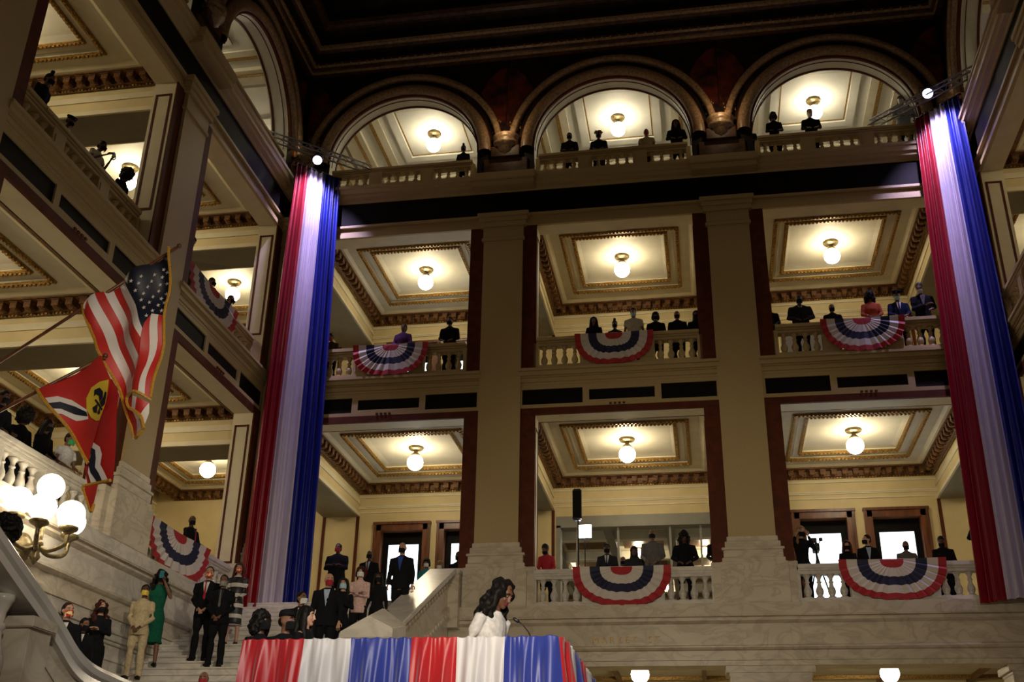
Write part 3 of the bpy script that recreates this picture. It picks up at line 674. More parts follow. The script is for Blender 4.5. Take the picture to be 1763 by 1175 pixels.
# lectern with goose-neck microphone
lc = root('lectern', (-1.75, -14.86, .72)); tag(lc, 'dark lectern top with slim black goose-neck microphone behind the blue bunting', 'lectern')
b = MB(); b.box(-.25, .25, -.08, .22, .0, .98); obj('body', b, 'wood', lc, bevel=.02)
b = MB(); b.box(-.30, .30, -.12, .28, .97, 1.01); obj('top', b, 'wood', lc, bevel=.01)
b = MB(); b.tube([(.20, -.08, 1.0), (.16, -.10, 1.10), (.11, -.12, 1.16), (.07, -.13, 1.19)], .006, 6); obj('gooseneck', b, 'black_metal', lc, smooth=True)
b = MB(); b.tube([(.075, -.13, 1.187), (.065, -.132, 1.194), (.03, -.14, 1.215), (.02, -.142, 1.22)], [.012, .017, .017, .008], 8); obj('microphone', b, 'black_metal', lc, smooth=True)

# ------------------------------------------------------------------ long drapes, truss, stage lamps
def drape(A, B, A2, B2, zt, zb, label, loc):
    r = root('long_drape', loc); tag(r, label, 'curtain')
    cuts = [0, .30, .64, 1.0]
    for j, m_ in enumerate(('voile_red', 'voile_white', 'voile_blue')):
        b = MB(); rows = []; n = 44
        dx, dy = B[0] - A[0], B[1] - A[1]; L = math.hypot(dx, dy); nx, ny = dy / L, -dx / L
        for k in range(n + 1):
            s = cuts[j] + (cuts[j + 1] - cuts[j]) * k / n; row = []
            for i in range(41):
                t = i / 40; z = zt + (zb - zt) * t
                ph = .25 * math.sin(t * 5 + s * 3)
                f = .060 * math.sin(s * 58 + ph * 2 + 1.2 * math.sin(s * 9)) + .03 * math.sin(s * 31 + 1.3 + ph) + .02 * math.sin(s * 118)
                f *= .55 + .6 * t
                x = A[0] + dx * s + (A2[0] - A[0] + (B2[0] - A2[0] - dx) * s) * t; y = A[1] + dy * s + (A2[1] - A[1] + (B2[1] - A2[1] - dy) * s) * t
                sag = .05 * math.sin(PI * t) * (s - .5)
                row.append((x + nx * f + sag - loc[0], y + ny * f - loc[1], z - loc[2] + .03 * abs(math.sin(s * 33)) * (1 - t)))
            rows.append(row)
        b.strip(rows); obj('%s_panel' % m_.split('_')[1], b, m_, r, smooth=True)
    d = Vector((B[0] - A[0], B[1] - A[1], 0)).normalized()
    b = MB(); b.tube([(A[0] - loc[0] - d.x * .05, A[1] - loc[1] - d.y * .05, zt - loc[2]), (B[0] - loc[0] + d.x * .05, B[1] - loc[1] + d.y * .05, zt - loc[2])], .03, 8); obj('rod', b, 'black_metal', r, smooth=True)
drape((-10.42, -1.12), (-9.48, -.18), (-10.55, -1.12), (-9.20, -.22), 17.13, 4.95, 'long red, white and blue drape hanging in the far left corner', (-9.95, -.65, 4.95))
drape((6.10, -.28), (7.02, -1.20), (5.80, -.28), (7.12, -1.45), 17.45, 4.95, 'long red, white and blue drape hanging in the far right corner', (6.5, -.8, 4.95))
def truss(P, Q, label):
    P, Q = Vector(P), Vector(Q); r = root('lighting_truss', P); tag(r, label, 'truss')
    d = (Q - P); L = d.length; d.normalize(); s_ = d.cross(Vector((0, 0, 1))).normalized() * .12; up = Vector((0, 0, .22))
    ch = [s_, -s_, up]
    for c_ in ch:
        b = MB(); b.tube([c_, c_ + d * L], .026, 6); obj('chord', b, 'steel', r, smooth=True)
    b = MB(); n = 9
    for k in range(n):
        a = d * (L * k / n); e = d * (L * (k + 1) / n); m_ = (a + e) / 2
        for c_ in (s_, -s_): b.tube([a + c_, m_ + up], .010, 4); b.tube([m_ + up, e + c_], .010, 4)
        b.tube([a + s_, e - s_], .010, 4)
    obj('bracing', b, 'steel', r)
    return r
truss((-11.08, -1.75, 17.62), (-8.70, .12, 17.52), 'slim metal truss spanning the far left corner above the drape')
truss((5.05, .12, 17.62), (7.95, -2.2, 17.72), 'slim metal truss spanning the far right corner above the drape')
def stage_lamp(p, aim, label, e):
    r = root('stage_lamp', p); tag(r, label, 'lamp'); a = (Vector(aim) - Vector(p)).normalized(); q = a.to_track_quat('Z', 'Y').to_matrix().to_4x4()
    b = MB(); b.lathe([(.05, -.16), (.13, -.12), (.15, 0), (.15, .10), (.16, .11)], 18); obj('housing', b, 'black_metal', r, q, smooth=False)
    b = MB(); b.lathe([(.01, .111), (.125, .113), (.125, .118), (.01, .125)], 18); obj('lens', b, 'led', r, q)
    b = MB(); b.tube([(-.19, 0, 0), (-.19, 0, .16), (.19, 0, .16), (.19, 0, 0)], .014, 5); obj('yoke', b, 'black_metal', r)
    return r
stage_lamp((-9.93, -.82, 17.42), (-9.2, -3.6, 14.2), 'glowing violet-white stage lamp clamped to the left truss', 1)
stage_lamp((6.34, -.98, 17.76), (5.7, -3.6, 14.6), 'glowing violet-white stage lamp clamped to the right truss', 1)
for lx, aim in (((-9.55, -1.45, 17.5), (-9.92, -.65, 15.2)), ((6.05, -1.6, 17.85), (6.50, -.75, 15.5))):
    light('violet_spot', 'SPOT', lx, 1900, (.62, .52, 1.0), aim, spot_size=math.radians(74), spot_blend=1.0, shadow_soft_size=.06)
    light('magenta_spot', 'SPOT', (lx[0], lx[1] - .1, lx[2] + .05), 1500, (.62, .45, 1.0), (aim[0], aim[1], 9.0), spot_size=math.radians(30), spot_blend=1.0, shadow_soft_size=.06)

# ------------------------------------------------------------------ fan buntings on the rails
def swag(s_, c, z, wd, drop, label, seed=0, nfold=14):
    mw = side(s_, c, z) @ T(0, 0 if s_ == 'back' else .10 if z < 8 else .26, 0); r = root('fan_bunting'); r.matrix_basis = mw; tag(r, label, 'bunting', 'fan buntings on the gallery rails')
    bands = [(0.02, .22, 'cotton_red'), (.22, .44, 'cotton_white'), (.44, .65, 'cotton_navy'), (.65, .85, 'cotton_white'), (.85, 1.0, 'cotton_red')]
    n = nfold * 6; rnd = random.Random(seed); jit = [rnd.uniform(-.5, .5) for _ in range(nfold + 1)]
    def pt(t, rho):
        cx_, sz = math.cos(t), math.sin(t); e = .78
        x = math.copysign(abs(cx_) ** e, cx_) * rho * wd / 2; zz = -abs(sz) ** e * rho * drop
        f = t / PI * nfold; tri = abs((f % 1) - .5) * 2; j = jit[int(min(nfold, f))]
        v = -.025 - .05 * rho * tri * (1 + .5 * j) - .03 * math.sin(sz * PI * .5)
        zz += .018 * rho * (tri - .5) * (1 if rho > .3 else 0) + .02 * math.sin(t * 3 + seed) * rho * sz
        return (x, v, zz)
    for a, e, m_ in bands:
        b = MB(); rows = [[pt(PI * k / n, a + (e - a) * i / 4) for i in range(5)] for k in range(n + 1)]
        b.strip(rows); obj('stripe', b, m_, r)
    b = MB(); b.tube([(-wd / 2, -.01, 0), (wd / 2, -.01, 0)], .012, 5); obj('header', b, 'cotton_white', r)
    return r
swag('back', -1.82, 5.98, 2.25, .90, 'fan bunting on the marble rail of the lowest gallery, middle bay', 1)
swag('back', 4.13, 6.01, 2.28, .90, 'fan bunting on the marble rail of the lowest gallery, right bay', 2)
swag('back', -7.68, 11.95, 2.02, .90, 'fan bunting on the middle gallery rail left of the first pier', 3)
swag('back', -1.87, 11.93, 1.98, .88, 'fan bunting on the middle gallery rail between the two piers', 4)
swag('back', 4.17, 11.95, 1.98, .88, 'fan bunting on the middle gallery rail right of the second pier', 5)
swag('left', -3.85, 5.98, 2.9, .95, 'fan bunting on the lowest left rail beside the long drape', 6)
swag('left', -3.65, 11.95, 2.7, .95, 'fan bunting on the middle left rail high beside the long drape', 7)

# ------------------------------------------------------------------ flags on poles
from mathutils import Vector as V2
def inside(p, poly):
    c_ = False; n = len(poly)
    for i in range(n):
        a, q_ = poly[i], poly[(i + 1) % n]
        if (a[1] > p[1]) != (q_[1] > p[1]) and p[0] < (q_[0] - a[0]) * (p[1] - a[1]) / (q_[1] - a[1]) + a[0]: c_ = not c_
    return c_
def cloth(name, polys, m_, parent, y0, off, rip, step=.045):
    for poly in polys:
        P = []
        for i in range(len(poly)):
            a, q_ = Vector(poly[i]), Vector(poly[(i + 1) % len(poly)]); k = max(1, int((q_ - a).length / step))
            P += [a + (q_ - a) * (j / k) for j in range(k)]
        n = len(P); E_ = [(i, (i + 1) % n) for i in range(n)]
        xs = [p[0] for p in P]; zs_ = [p[1] for p in P]; x = min(xs) + step * .5; Q = []
        while x < max(xs):
            z = min(zs_) + step * .5
            while z < max(zs_):
                if inside((x, z), P) and min((Vector((x, z)) - p).length for p in P) > step * .45: Q.append(Vector((x, z)))
                z += step
            x += step
        res = delaunay_2d_cdt(P + Q, E_, [], 1, 1e-6)
        vs = [(v.x - parent.location.x, y0 + rip(v.x, v.y) - off - parent.location.y, v.y - parent.location.z) for v in res[0]]
        b = MB(); b.add(vs, [tuple(f) for f in res[2]])
        nf = len(b.f); nv = len(b.v)            # give the cloth its thickness
        b.v += [(x_, y_ + .004, z_) for x_, y_, z_ in b.v[:nv]]; b.f += [tuple(i + nv for i in reversed(f)) for f in b.f[:nf]]; b.m += [0] * nf
        obj(name, b, m_, parent, smooth=True)
US={'red':[[(-8.708,7.126),(-8.588,7.184),(-8.181,6.452),(-7.766,5.664),(-7.663,5.481),(-7.56,5.301),(-7.499,5.091),(-7.56,5.042),(-7.849,5.632),(-8.271,6.346)],[(-8.492,7.267),(-8.398,7.327),(-7.905,6.436),(-7.668,6.018),(-7.701,5.839),(-8.059,6.482)],[(-8.299,7.379),(-8.217,7.444),(-7.743,6.65),(-7.636,6.494),(-7.653,6.236),(-7.815,6.542)]],'white':[[(-8.588,7.184),(-8.492,7.267),(-8.059,6.482),(-7.701,5.839),(-7.715,5.679),(-7.766,5.664),(-8.181,6.452)],[(-8.398,7.327),(-8.299,7.379),(-7.815,6.542),(-7.653,6.236),(-7.668,6.018),(-7.905,6.436)],[(-8.217,7.444),(-8.123,7.504),(-7.854,7.076),(-7.62,6.613),(-7.636,6.494),(-7.743,6.65)],[(-7.563,5.319),(-7.434,5.278),(-7.373,5.126),(-7.499,5.091)]],'navy':[[(-8.123,7.504),(-7.78,7.729),(-7.443,7.951),(-7.415,7.433),(-7.407,6.886),(-7.584,6.897),(-7.62,6.613),(-7.854,7.076)]],'red_f':[[(-7.577,6.897),(-7.616,6.718),(-7.629,6.456),(-7.64,6.162),(-7.648,5.944),(-7.612,5.656),(-7.502,5.632),(-7.5,6.081),(-7.54,6.525)],[(-7.495,6.91),(-7.409,6.893),(-7.376,6.515),(-7.357,6.073),(-7.357,5.59),(-7.421,5.611),(-7.446,6.078),(-7.459,6.52)],[(-7.712,5.583),(-7.595,5.602),(-7.631,5.445),(-7.68,5.482)],[(-7.52,5.573),(-7.368,5.509),(-7.461,5.331),(-7.56,5.399)]],'white_f':[[(-7.648,5.944),(-7.701,5.839),(-7.726,5.662),(-7.612,5.656)],[(-7.579,6.908),(-7.495,6.91),(-7.459,6.52),(-7.446,6.078),(-7.421,5.611),(-7.502,5.632),(-7.5,6.081),(-7.54,6.525)],[(-7.595,5.602),(-7.52,5.573),(-7.56,5.399),(-7.631,5.445)],[(-7.368,5.509),(-7.35,5.361),(-7.356,5.188),(-7.44,5.313),(-7.461,5.331)]],'fringe':[[(-8.708,7.126),(-8.271,6.346),(-7.849,5.632),(-7.56,5.042),(-7.351,5.101)],[(-7.348,5.554),(-7.569,5.654),(-7.722,5.619),(-7.687,5.482),(-7.56,5.399),(-7.438,5.302),(-7.341,5.101)],[(-7.443,7.951),(-7.415,7.433),(-7.407,6.886),(-7.357,6.073),(-7.357,5.59)]],'stars':[[(-7.558,7.672),(-7.494,7.62),(-7.676,7.578),(-7.581,7.563),(-7.807,7.493),(-7.698,7.466),(-7.603,7.447),(-7.502,7.467),(-7.93,7.408),(-7.825,7.381),(-7.729,7.362),(-7.612,7.346),(-7.494,7.307),(-7.862,7.27),(-7.761,7.244),(-7.658,7.229),(-7.558,7.226),(-7.772,7.136),(-7.673,7.118),(-7.562,7.095),(-7.486,7.143),(-7.705,7.005),(-7.593,6.97),(-7.48,6.993),(-7.629,6.858)]],'pole':[[(-9.917,5.773),(-8.724,7.073),(-8.125,7.516),(-7.377,8.006)]]}
CITY={'red':[[(-9.006,5.738),(-8.585,5.968),(-8.133,6.204),(-7.933,5.842),(-7.945,5.436),(-7.994,5.23),(-8.043,4.855),(-8.063,4.637),(-8.495,5.184),(-8.814,5.514)]],'dark':[[(-8.033,5.902),(-7.915,5.841),(-7.765,5.603),(-7.684,5.044),(-7.649,4.373),(-8.066,4.355),(-8.14,4.64),(-8.131,4.859),(-8.118,5.235),(-8.08,5.443)]],'tail':[[(-8.064,4.349),(-7.869,4.348),(-7.887,4.056),(-7.905,3.976),(-8.08,4.257)]],'yellow':[[(-7.956,5.833),(-8.106,5.816),(-8.236,5.751),(-8.305,5.612),(-8.284,5.453),(-8.188,5.326),(-8.068,5.251),(-7.995,5.237),(-7.952,5.471)]],'white':[[(-8.849,5.594),(-8.695,5.632),(-8.507,5.587),(-8.284,5.453),(-8.231,5.31),(-8.411,5.291),(-8.607,5.381),(-8.694,5.374),(-8.777,5.512)],[(-8.022,4.922),(-7.904,4.85),(-7.86,4.747),(-7.876,4.613),(-7.805,4.511),(-7.721,4.392),(-8.0,4.369),(-8.064,4.521),(-8.052,4.721)]],'navy':[[(-8.795,5.513),(-8.642,5.548),(-8.452,5.496),(-8.277,5.417),(-8.246,5.353),(-8.429,5.383),(-8.621,5.452),(-8.733,5.439)],[(-8.043,4.855),(-7.972,4.812),(-7.951,4.7),(-7.956,4.583),(-7.888,4.497),(-7.815,4.386),(-7.9,4.382),(-8.019,4.519),(-8.063,4.637),(-8.038,4.737)],[(-8.176,5.624),(-8.175,5.712),(-8.09,5.733),(-8.025,5.669),(-8.015,5.58),(-8.062,5.53),(-8.093,5.619),(-8.145,5.65)],[(-8.06,5.519),(-8.008,5.58),(-7.989,5.667),(-7.96,5.648),(-7.952,5.471),(-7.998,5.439)],[(-8.158,5.57),(-8.135,5.579),(-7.974,5.403),(-7.995,5.383)],[(-8.18,5.465),(-8.093,5.507),(-8.08,5.366),(-8.148,5.394)],[(-8.067,5.372),(-8.045,5.441),(-8.007,5.352),(-8.037,5.329)]],'fringe':[[(-9.006,5.738),(-8.814,5.514),(-8.495,5.184),(-8.063,4.637)],[(-7.658,4.367),(-8.064,4.349),(-8.08,4.257),(-7.905,3.976),(-7.88,4.072)]],'pole':[[(-9.877,5.264),(-9.008,5.745),(-8.133,6.204)]]}
def rip1(x, z): return .10 * math.sin((x + 8.1) * 9 + (z - 6) * 2.0) + .05 * math.sin((x * .8 - z) * 6)
def rip2(x, z): return .07 * math.sin((x + 8.6) * 5 + (z - 5) * 1.2) + .035 * math.sin((x - z) * 4.5)
usf = root('national_flag', (-8.6, -12, 6.0)); tag(usf, 'striped flag with white stars on a navy canton hanging from a pole, left', 'flag')
for k, m_, off in (('red', 'flag_red', 0), ('white', 'flag_white', 0), ('navy', 'flag_navy', 0), ('red_f', 'flag_red', .03), ('white_f', 'flag_white', .03)):
    cloth({'navy': 'canton'}.get(k, 'stripe'), US[k], m_, usf, -12, off, rip1)
b = MB(); ST = []
for k in range(10):
    r_ = .036 if k % 2 == 0 else .015; t = PI / 2 + 2 * PI * k / 10; ST.append((r_ * math.cos(t), 0, r_ * math.sin(t)))
b.add([(0, -.002, 0)] + ST, [(0, k + 1, (k + 1) % 10 + 1) for k in range(10)]); STAR = b.data('star', 'flag_white')
for x, z in US['stars'][0]:
    link('star', STAR, usf, T(x - usf.location.x, -12 + rip1(x, z) - .014 - usf.location.y, z - usf.location.z) @ Matrix.Rotation(random.uniform(-.4, .4), 4, 'Y'))
for j, pl in enumerate(US['fringe']):
    b = MB(); off = .0 if j == 0 else .04
    b.tube([(x - usf.location.x, -12 + rip1(x, z) - off - usf.location.y, z - usf.location.z) for x, z in smooth_path(pl, 4)], .022, 6, hint=(0, 1, 0)); obj('fringe', b, 'fringe_gold', usf)
ctf = root('city_flag', (-8.9, -12.15, 5.2)); tag(ctf, 'red flag with wavy white and navy bands and a yellow disc, left', 'flag')
for k, m_, off, nm in (('red', 'flag_red', 0, 'field'), ('dark', 'flag_red_shaded', -.02, 'fold'), ('tail', 'flag_red', .03, 'fold'), ('yellow', 'flag_yellow', .008, 'disc'), ('white', 'flag_white', .008, 'wavy_band'), ('navy', 'flag_navy', .016, 'emblem')):  # shade on the back fold is put into its darker red
    cloth(nm, CITY[k], m_, ctf, -12.15, off, rip2)
for pl in CITY['fringe']:
    b = MB(); b.tube([(x - ctf.location.x, -12.15 + rip2(x, z) - .02 - ctf.location.y, z - ctf.location.z) for x, z in smooth_path(pl, 4)], .024, 6, hint=(0, 1, 0)); obj('fringe', b, 'fringe_gold', ctf)
for par, pl, y, lab in ((usf, US['pole'][0], -12.0, 'a'), (ctf, CITY['pole'][0], -12.15, 'b')):
    a, e = Vector(pl[1]), Vector(pl[-1]); d = (e - a).normalized(); st_ = a - d * ((a.x - (XL + .1)) / d.x)
    b = MB(); b.tube([(st_.x - par.location.x, y - par.location.y, st_.y - par.location.z), (e.x - par.location.x, y - par.location.y, e.y - par.location.z)], .024, 8, hint=(0, 1, 0)); b.sphere((e.x + .03 - par.location.x, y - par.location.y, e.y + .02 - par.location.z), .04, n=8, m=6)
    obj('pole', b, 'wood', par, smooth=True)
    b = MB(); b.lathe([(.05, -.14), (.07, -.08), (.07, .08), (.05, .14)], 10, (st_.x - par.location.x, y - par.location.y, st_.y - par.location.z)); obj('bracket', b, 'bronze', par)

# ------------------------------------------------------------------ candelabrum on the stair wall
cb = root('wall_candelabrum', (XL, -9.30, 4.29)); tag(cb, 'bronze wall bracket with five glowing milk glass globes on the stair wall', 'lamp')
o_ = Vector(cb.location); hub = Vector((-10.25, -9.61, 4.24)) - o_
b = MB(); b.lathe([(.02, .14), (.10, .13), (.16, .08), (.21, .06), (.23, .02), (.24, -.02)], 20); obj('rosette', b, 'bronze', cb, T(.03, 0, 0) @ Matrix.Rotation(PI / 2, 4, 'Y'), smooth=True)
b = MB(); b.tube([(.05, 0, 0), (.2, -.1, -.03), (.38, -.24, -.05), hub], [.05, .06, .04, .05], 10); b.sphere(hub, .09, n=12, m=8); b.lathe([(.01, -.32), (.05, -.26), (.085, -.2), (.05, -.13), (.07, -.1), (.07, -.04), (.04, .02), (.06, .1), (.05, .16), (.02, .2)], 12, hub); obj('hub', b, 'bronze', cb, smooth=True)
for g in ((-10.42, -9.30, 5.28), (-10.02, -10.02, 4.72), (-9.82, -9.53, 4.74), (-10.2, -8.86, 4.80), (-10.5, -9.95, 4.86)):
    g = Vector(g) - o_; base = g - Vector((0, 0, .27)); out = Vector((g.x - hub.x, g.y - hub.y, 0)) * .55
    b = MB(); b.tube(smooth_path([tuple(hub), tuple(hub + out * .7 + Vector((0, 0, -.10))), tuple(hub + out * 1.6 + Vector((0, 0, -.02))), tuple(base - Vector((0, 0, .16))), tuple(base)], 4), .036, 8, hint=(0, .2, 1)); arm = obj('arm', b, 'bronze', cb, smooth=True)
    b = MB(); b.lathe([(.03, -.08), (.06, -.04), (.14, 0), (.155, .03), (.15, .06), (.10, .08)], 16, base); obj('cup', b, 'bronze', arm, smooth=True)
    b = MB(); b.sphere(g, .215, n=24, m=16); obj('globe', b, 'globe_warm', arm, smooth=True)

# ------------------------------------------------------------------ video light, loudspeaker, tripod camera in the lowest gallery
vl = root('video_light', (-2.72, .62, 5.105)); tag(vl, 'glaring white video light on a thin stand in the middle bay', 'lamp')
b = MB(); b.tube([(0, 0, .75), (0, 0, 1.75)], .014, 6); b.tube([(0, 0, 0.75), (0, 0, .35)], .02, 6)
for k in range(3): t = k * 2.1; b.tube([(0, 0, .75), (.10 * math.cos(t), .22 * math.sin(t), .01)], .012, 5)
obj('stand', b, 'black_metal', vl)
b = MB(); b.box(-.17, .17, -.03, .05, 1.72, 2.06); obj('head', b, 'black_metal', vl, bevel=.01)
b = MB(); b.box(-.155, .155, -.042, -.03, 1.735, 2.045); obj('panel', b, 'lampface', vl)
light('video_light_beam', 'SPOT', (-2.72, .52, 7.0), 160, (.92, .95, 1.0), (-2.3, -14.6, 2.0), spot_size=math.radians(70), spot_blend=1.0, shadow_soft_size=.12)
ls = root('loudspeaker', (-2.86, .45, 5.105)); tag(ls, 'tall black loudspeaker on a pole above the video light', 'speaker')
b = MB(); b.tube([(0, 0, .02), (0, 0, 2.15)], .02, 6); b.lathe([(.10, 0), (.10, .02), (.03, .04)], 12); obj('pole', b, 'black_metal', ls)
b = MB(); b.add([(-.02 + x * .115, .02 + y * .12, z) for z in (2.12, 2.9) for x, y in ((-1, -.8), (1, -.8), (.8, 1), (-.8, 1))], [(0, 3, 2, 1), (4, 5, 6, 7), (0, 1, 5, 4), (1, 2, 6, 5), (2, 3, 7, 6), (3, 0, 4, 7)]); obj('cabinet', b, 'black_metal', ls, bevel=.03)
b = MB(); b.box(-.11, .07, -.085, -.075, 2.18, 2.84); obj('grille', b, 'blackened', ls)
vc = root('tripod_camera', (2.62, .75, 5.105)); tag(vc, 'black video camera on a tripod before the bright window', 'camera')
b = MB()
for k in range(3): t = k * 2.1 + .4; b.tube([(0, 0, 1.15), (.34 * math.cos(t), .34 * math.sin(t), .01)], .018, 5)
b.tube([(0, 0, .9), (0, 0, 1.3)], .025, 6); obj('tripod', b, 'black_metal', vc)
b = MB(); b.box(-.07, .07, -.16, .16, 1.30, 1.46); b.tube([(0, -.15, 1.39), (0, -.27, 1.39)], [.055, .065], 10); obj('body', b, 'black_metal', vc, bevel=.01)
b = MB(); b.box(-.13, .03, -.05, 0, 1.50, 1.62); b.tube([(.05, .0, 1.46), (.12, -.05, 1.56)], .012, 5); b.box(.08, .16, -.06, -.02, 1.54, 1.62); obj('monitor', b, 'black_metal', vc, bevel=.005)
b = MB(); b.tube([(.02, .14, 1.3), (.1, .4, 1.1)], .01, 5); obj('pan_handle', b, 'black_metal', vc)

# ------------------------------------------------------------------ people
SK = {'s': (.15, .062, .034), 'd': (.105, .045, .024), 'm': (.20, .09, .048), 'l': (.50, .28, .19), 't': (.36, .19, .11)}
for k, c_ in SK.items(): mat('skin_' + k, c_, .5, var=.06, scale=14)
CL = dict(black=(.010, .010, .012), charcoal=(.028, .028, .032), navy=(.012, .016, .045), grey=(.13, .12, .115), tan=(.40, .31, .17), beige=(.52, .42, .25), white=(.72, .70, .68), cream_cloth=(.5, .45, .36),
          green=(.012, .115, .065), red=(.38, .02, .03), maroon=(.16, .012, .02), pink=(.62, .42, .38), teal=(.02, .20, .24), blue=(.03, .07, .35), lightblue=(.40, .50, .62), purple=(.10, .03, .12), orange=(.42, .07, .02), brown_cloth=(.07, .04, .025),
          mask_white=(.72, .72, .70), mask_blue=(.40, .62, .72), mask_yellow=(.78, .58, .10), mask_black=(.012, .012, .014), mask_red=(.35, .02, .03), mask_green=(.05, .36, .13), shoe=(.012, .010, .010), lip=(.22, .02, .03), eye=(.6, .58, .55), pupil=(.01, .008, .006))
for k, c_ in CL.items(): mat('cloth_' + k, c_, .85 if k not in ('shoe', 'eye', 'lip', 'pupil') else .35, var=.12, scale=26, spec=.08 if sum(c_) < .2 else .3)
HR = dict(black=(.008, .006, .005), brown=(.035, .016, .008), auburn=(.07, .018, .010), blond=(.32, .20, .08), grey=(.22, .21, .2), darkred=(.05, .008, .008))
for k, c_ in HR.items(): mat('hair_' + k, c_, .6, var=.3, scale=40, stretch=(1, 1, .15), bump=.4, spec=.2)
m_ = mat('patterned_mask', (.80, .62, .30), .7, dark=(.50, .02, .02), scale=30, pos=(.52, .56), detail=1)
stp = bpy.data.materials.new('striped_dress'); stp.use_nodes = True; nt = stp.node_tree
tc = nt.nodes.new('ShaderNodeTexCoord'); sx = nt.nodes.new('ShaderNodeSeparateXYZ'); nt.links.new(tc.outputs['Object'], sx.inputs[0])
mm = nt.nodes.new('ShaderNodeMath'); mm.operation = 'MULTIPLY'; mm.inputs[1].default_value = 4.6; nt.links.new(sx.outputs[2], mm.inputs[0])
mf = nt.nodes.new('ShaderNodeMath'); mf.operation = 'FRACT'; nt.links.new(mm.outputs[0], mf.inputs[0])
cr = nt.nodes.new('ShaderNodeValToRGB'); cr.color_ramp.interpolation = 'CONSTANT'; cr.color_ramp.elements[0].color = (.01, .01, .012, 1); cr.color_ramp.elements[1].position = .62; cr.color_ramp.elements[1].color = (.6, .56, .5, 1)
nt.links.new(mf.outputs[0], cr.inputs[0]); nt.links.new(cr.outputs[0], nt.nodes['Principled BSDF'].inputs['Base Color']); MAT['striped_dress'] = stp

TS = bpy.data.scenes.new('workshop')
def remesh(mb, voxel, sm=3):
    me = mb.data('tmp', []); o = bpy.data.objects.new('tmp', me); TS.collection.objects.link(o)
    m = o.modifiers.new('r', 'REMESH'); m.mode = 'VOXEL'; m.voxel_size = voxel
    if sm: s = o.modifiers.new('s', 'SMOOTH'); s.factor = .5; s.iterations = sm
    TS.view_layers[0].update(); dg = TS.view_layers[0].depsgraph; out = bpy.data.meshes.new_from_object(o.evaluated_get(dg))
    bpy.data.objects.remove(o); bpy.data.meshes.remove(me); return out
def finish(me, name, m_, extra=None):
    me.name = name; me.materials.clear(); me.materials.append(M(m_) if isinstance(m_, str) else m_)
    if extra is not None and extra.v:
        ex = extra.data('x', []); bm = bmesh.new(); bm.from_mesh(me); bm.from_mesh(ex); bm.to_mesh(me); bm.free(); bpy.data.meshes.remove(ex)
    me.shade_smooth(); return me
def ruffle(me, amp, sc_, seed=0):
    nn = [v.normal.copy() for v in me.vertices]
    for v, n_ in zip(me.vertices, nn):
        v.co += n_ * (noise.noise(v.co * sc_ + Vector((seed, 0, 0))) * amp)
POSE = dict(down=((.235, .02, 1.13), (.25, -.05, .88)), rail=((.235, -.06, 1.15), (.12, -.30, 1.04)), clasp=((.235, .02, 1.13), (.055, -.20, .93)), cross=((.215, -.05, 1.13), (-.05, -.20, 1.17)),
            phone=((.24, -.16, 1.20), (.10, -.30, 1.44)), chest=((.25, -.03, 1.16), (.04, -.19, 1.24)), clap=((.25, -.06, 1.15), (.04, -.28, 1.20)), up=((.30, -.14, 1.22), (.13, -.26, 1.50)), reach=((.22, -.22, 1.18), (.15, -.46, 1.06)))
def hand(b, el, wr, s, curl=.5):
    """palm goes in b; returns the five finger chains"""
    el, wr = Vector(el), Vector(wr); d = (wr - el).normalized(); lat = d.cross(Vector((0, 0, 1)));
    if lat.length < .2: lat = Vector((s, 0, 0))
    lat.normalize(); nn = lat.cross(d).normalized()
    if nn.z > 0: nn = -nn
    pe = wr + d * .085; b.tube([wr - d * .02, wr + d * .03, pe, pe + d * .01], [(.024, .019), (.036, .017), (.040, .016), (.036, .012)], 8, hint=nn)
    ch = []
    for k, (o_, ln) in enumerate(((-.030, .062), (-.010, .074), (.011, .080), (.031, .070))):
        p0 = wr + d * .075 + lat * o_; p1 = p0 + d * ln * .45; d2 = (d + nn * curl).normalized(); p2 = p1 + d2 * ln * .38; d3 = (d + nn * curl * 2.2).normalized(); p3 = p2 + d3 * ln * .3
        ch.append(([p0, p1, p2, p3], [.0095, .0092, .0085, .0065]))
    tl = lat * (1 if s > 0 else -1) * -1
    p0 = wr + d * .02 + tl * .022; p1 = p0 + (d * .6 + tl * .8).normalized() * .036; p2 = p1 + (d + tl * .25 + nn * .3).normalized() * .030; p3 = p2 + (d + nn * .4).normalized() * .022
    ch.append(([p0, p1, p2, p3], [.013, .012, .0105, .008])); return ch
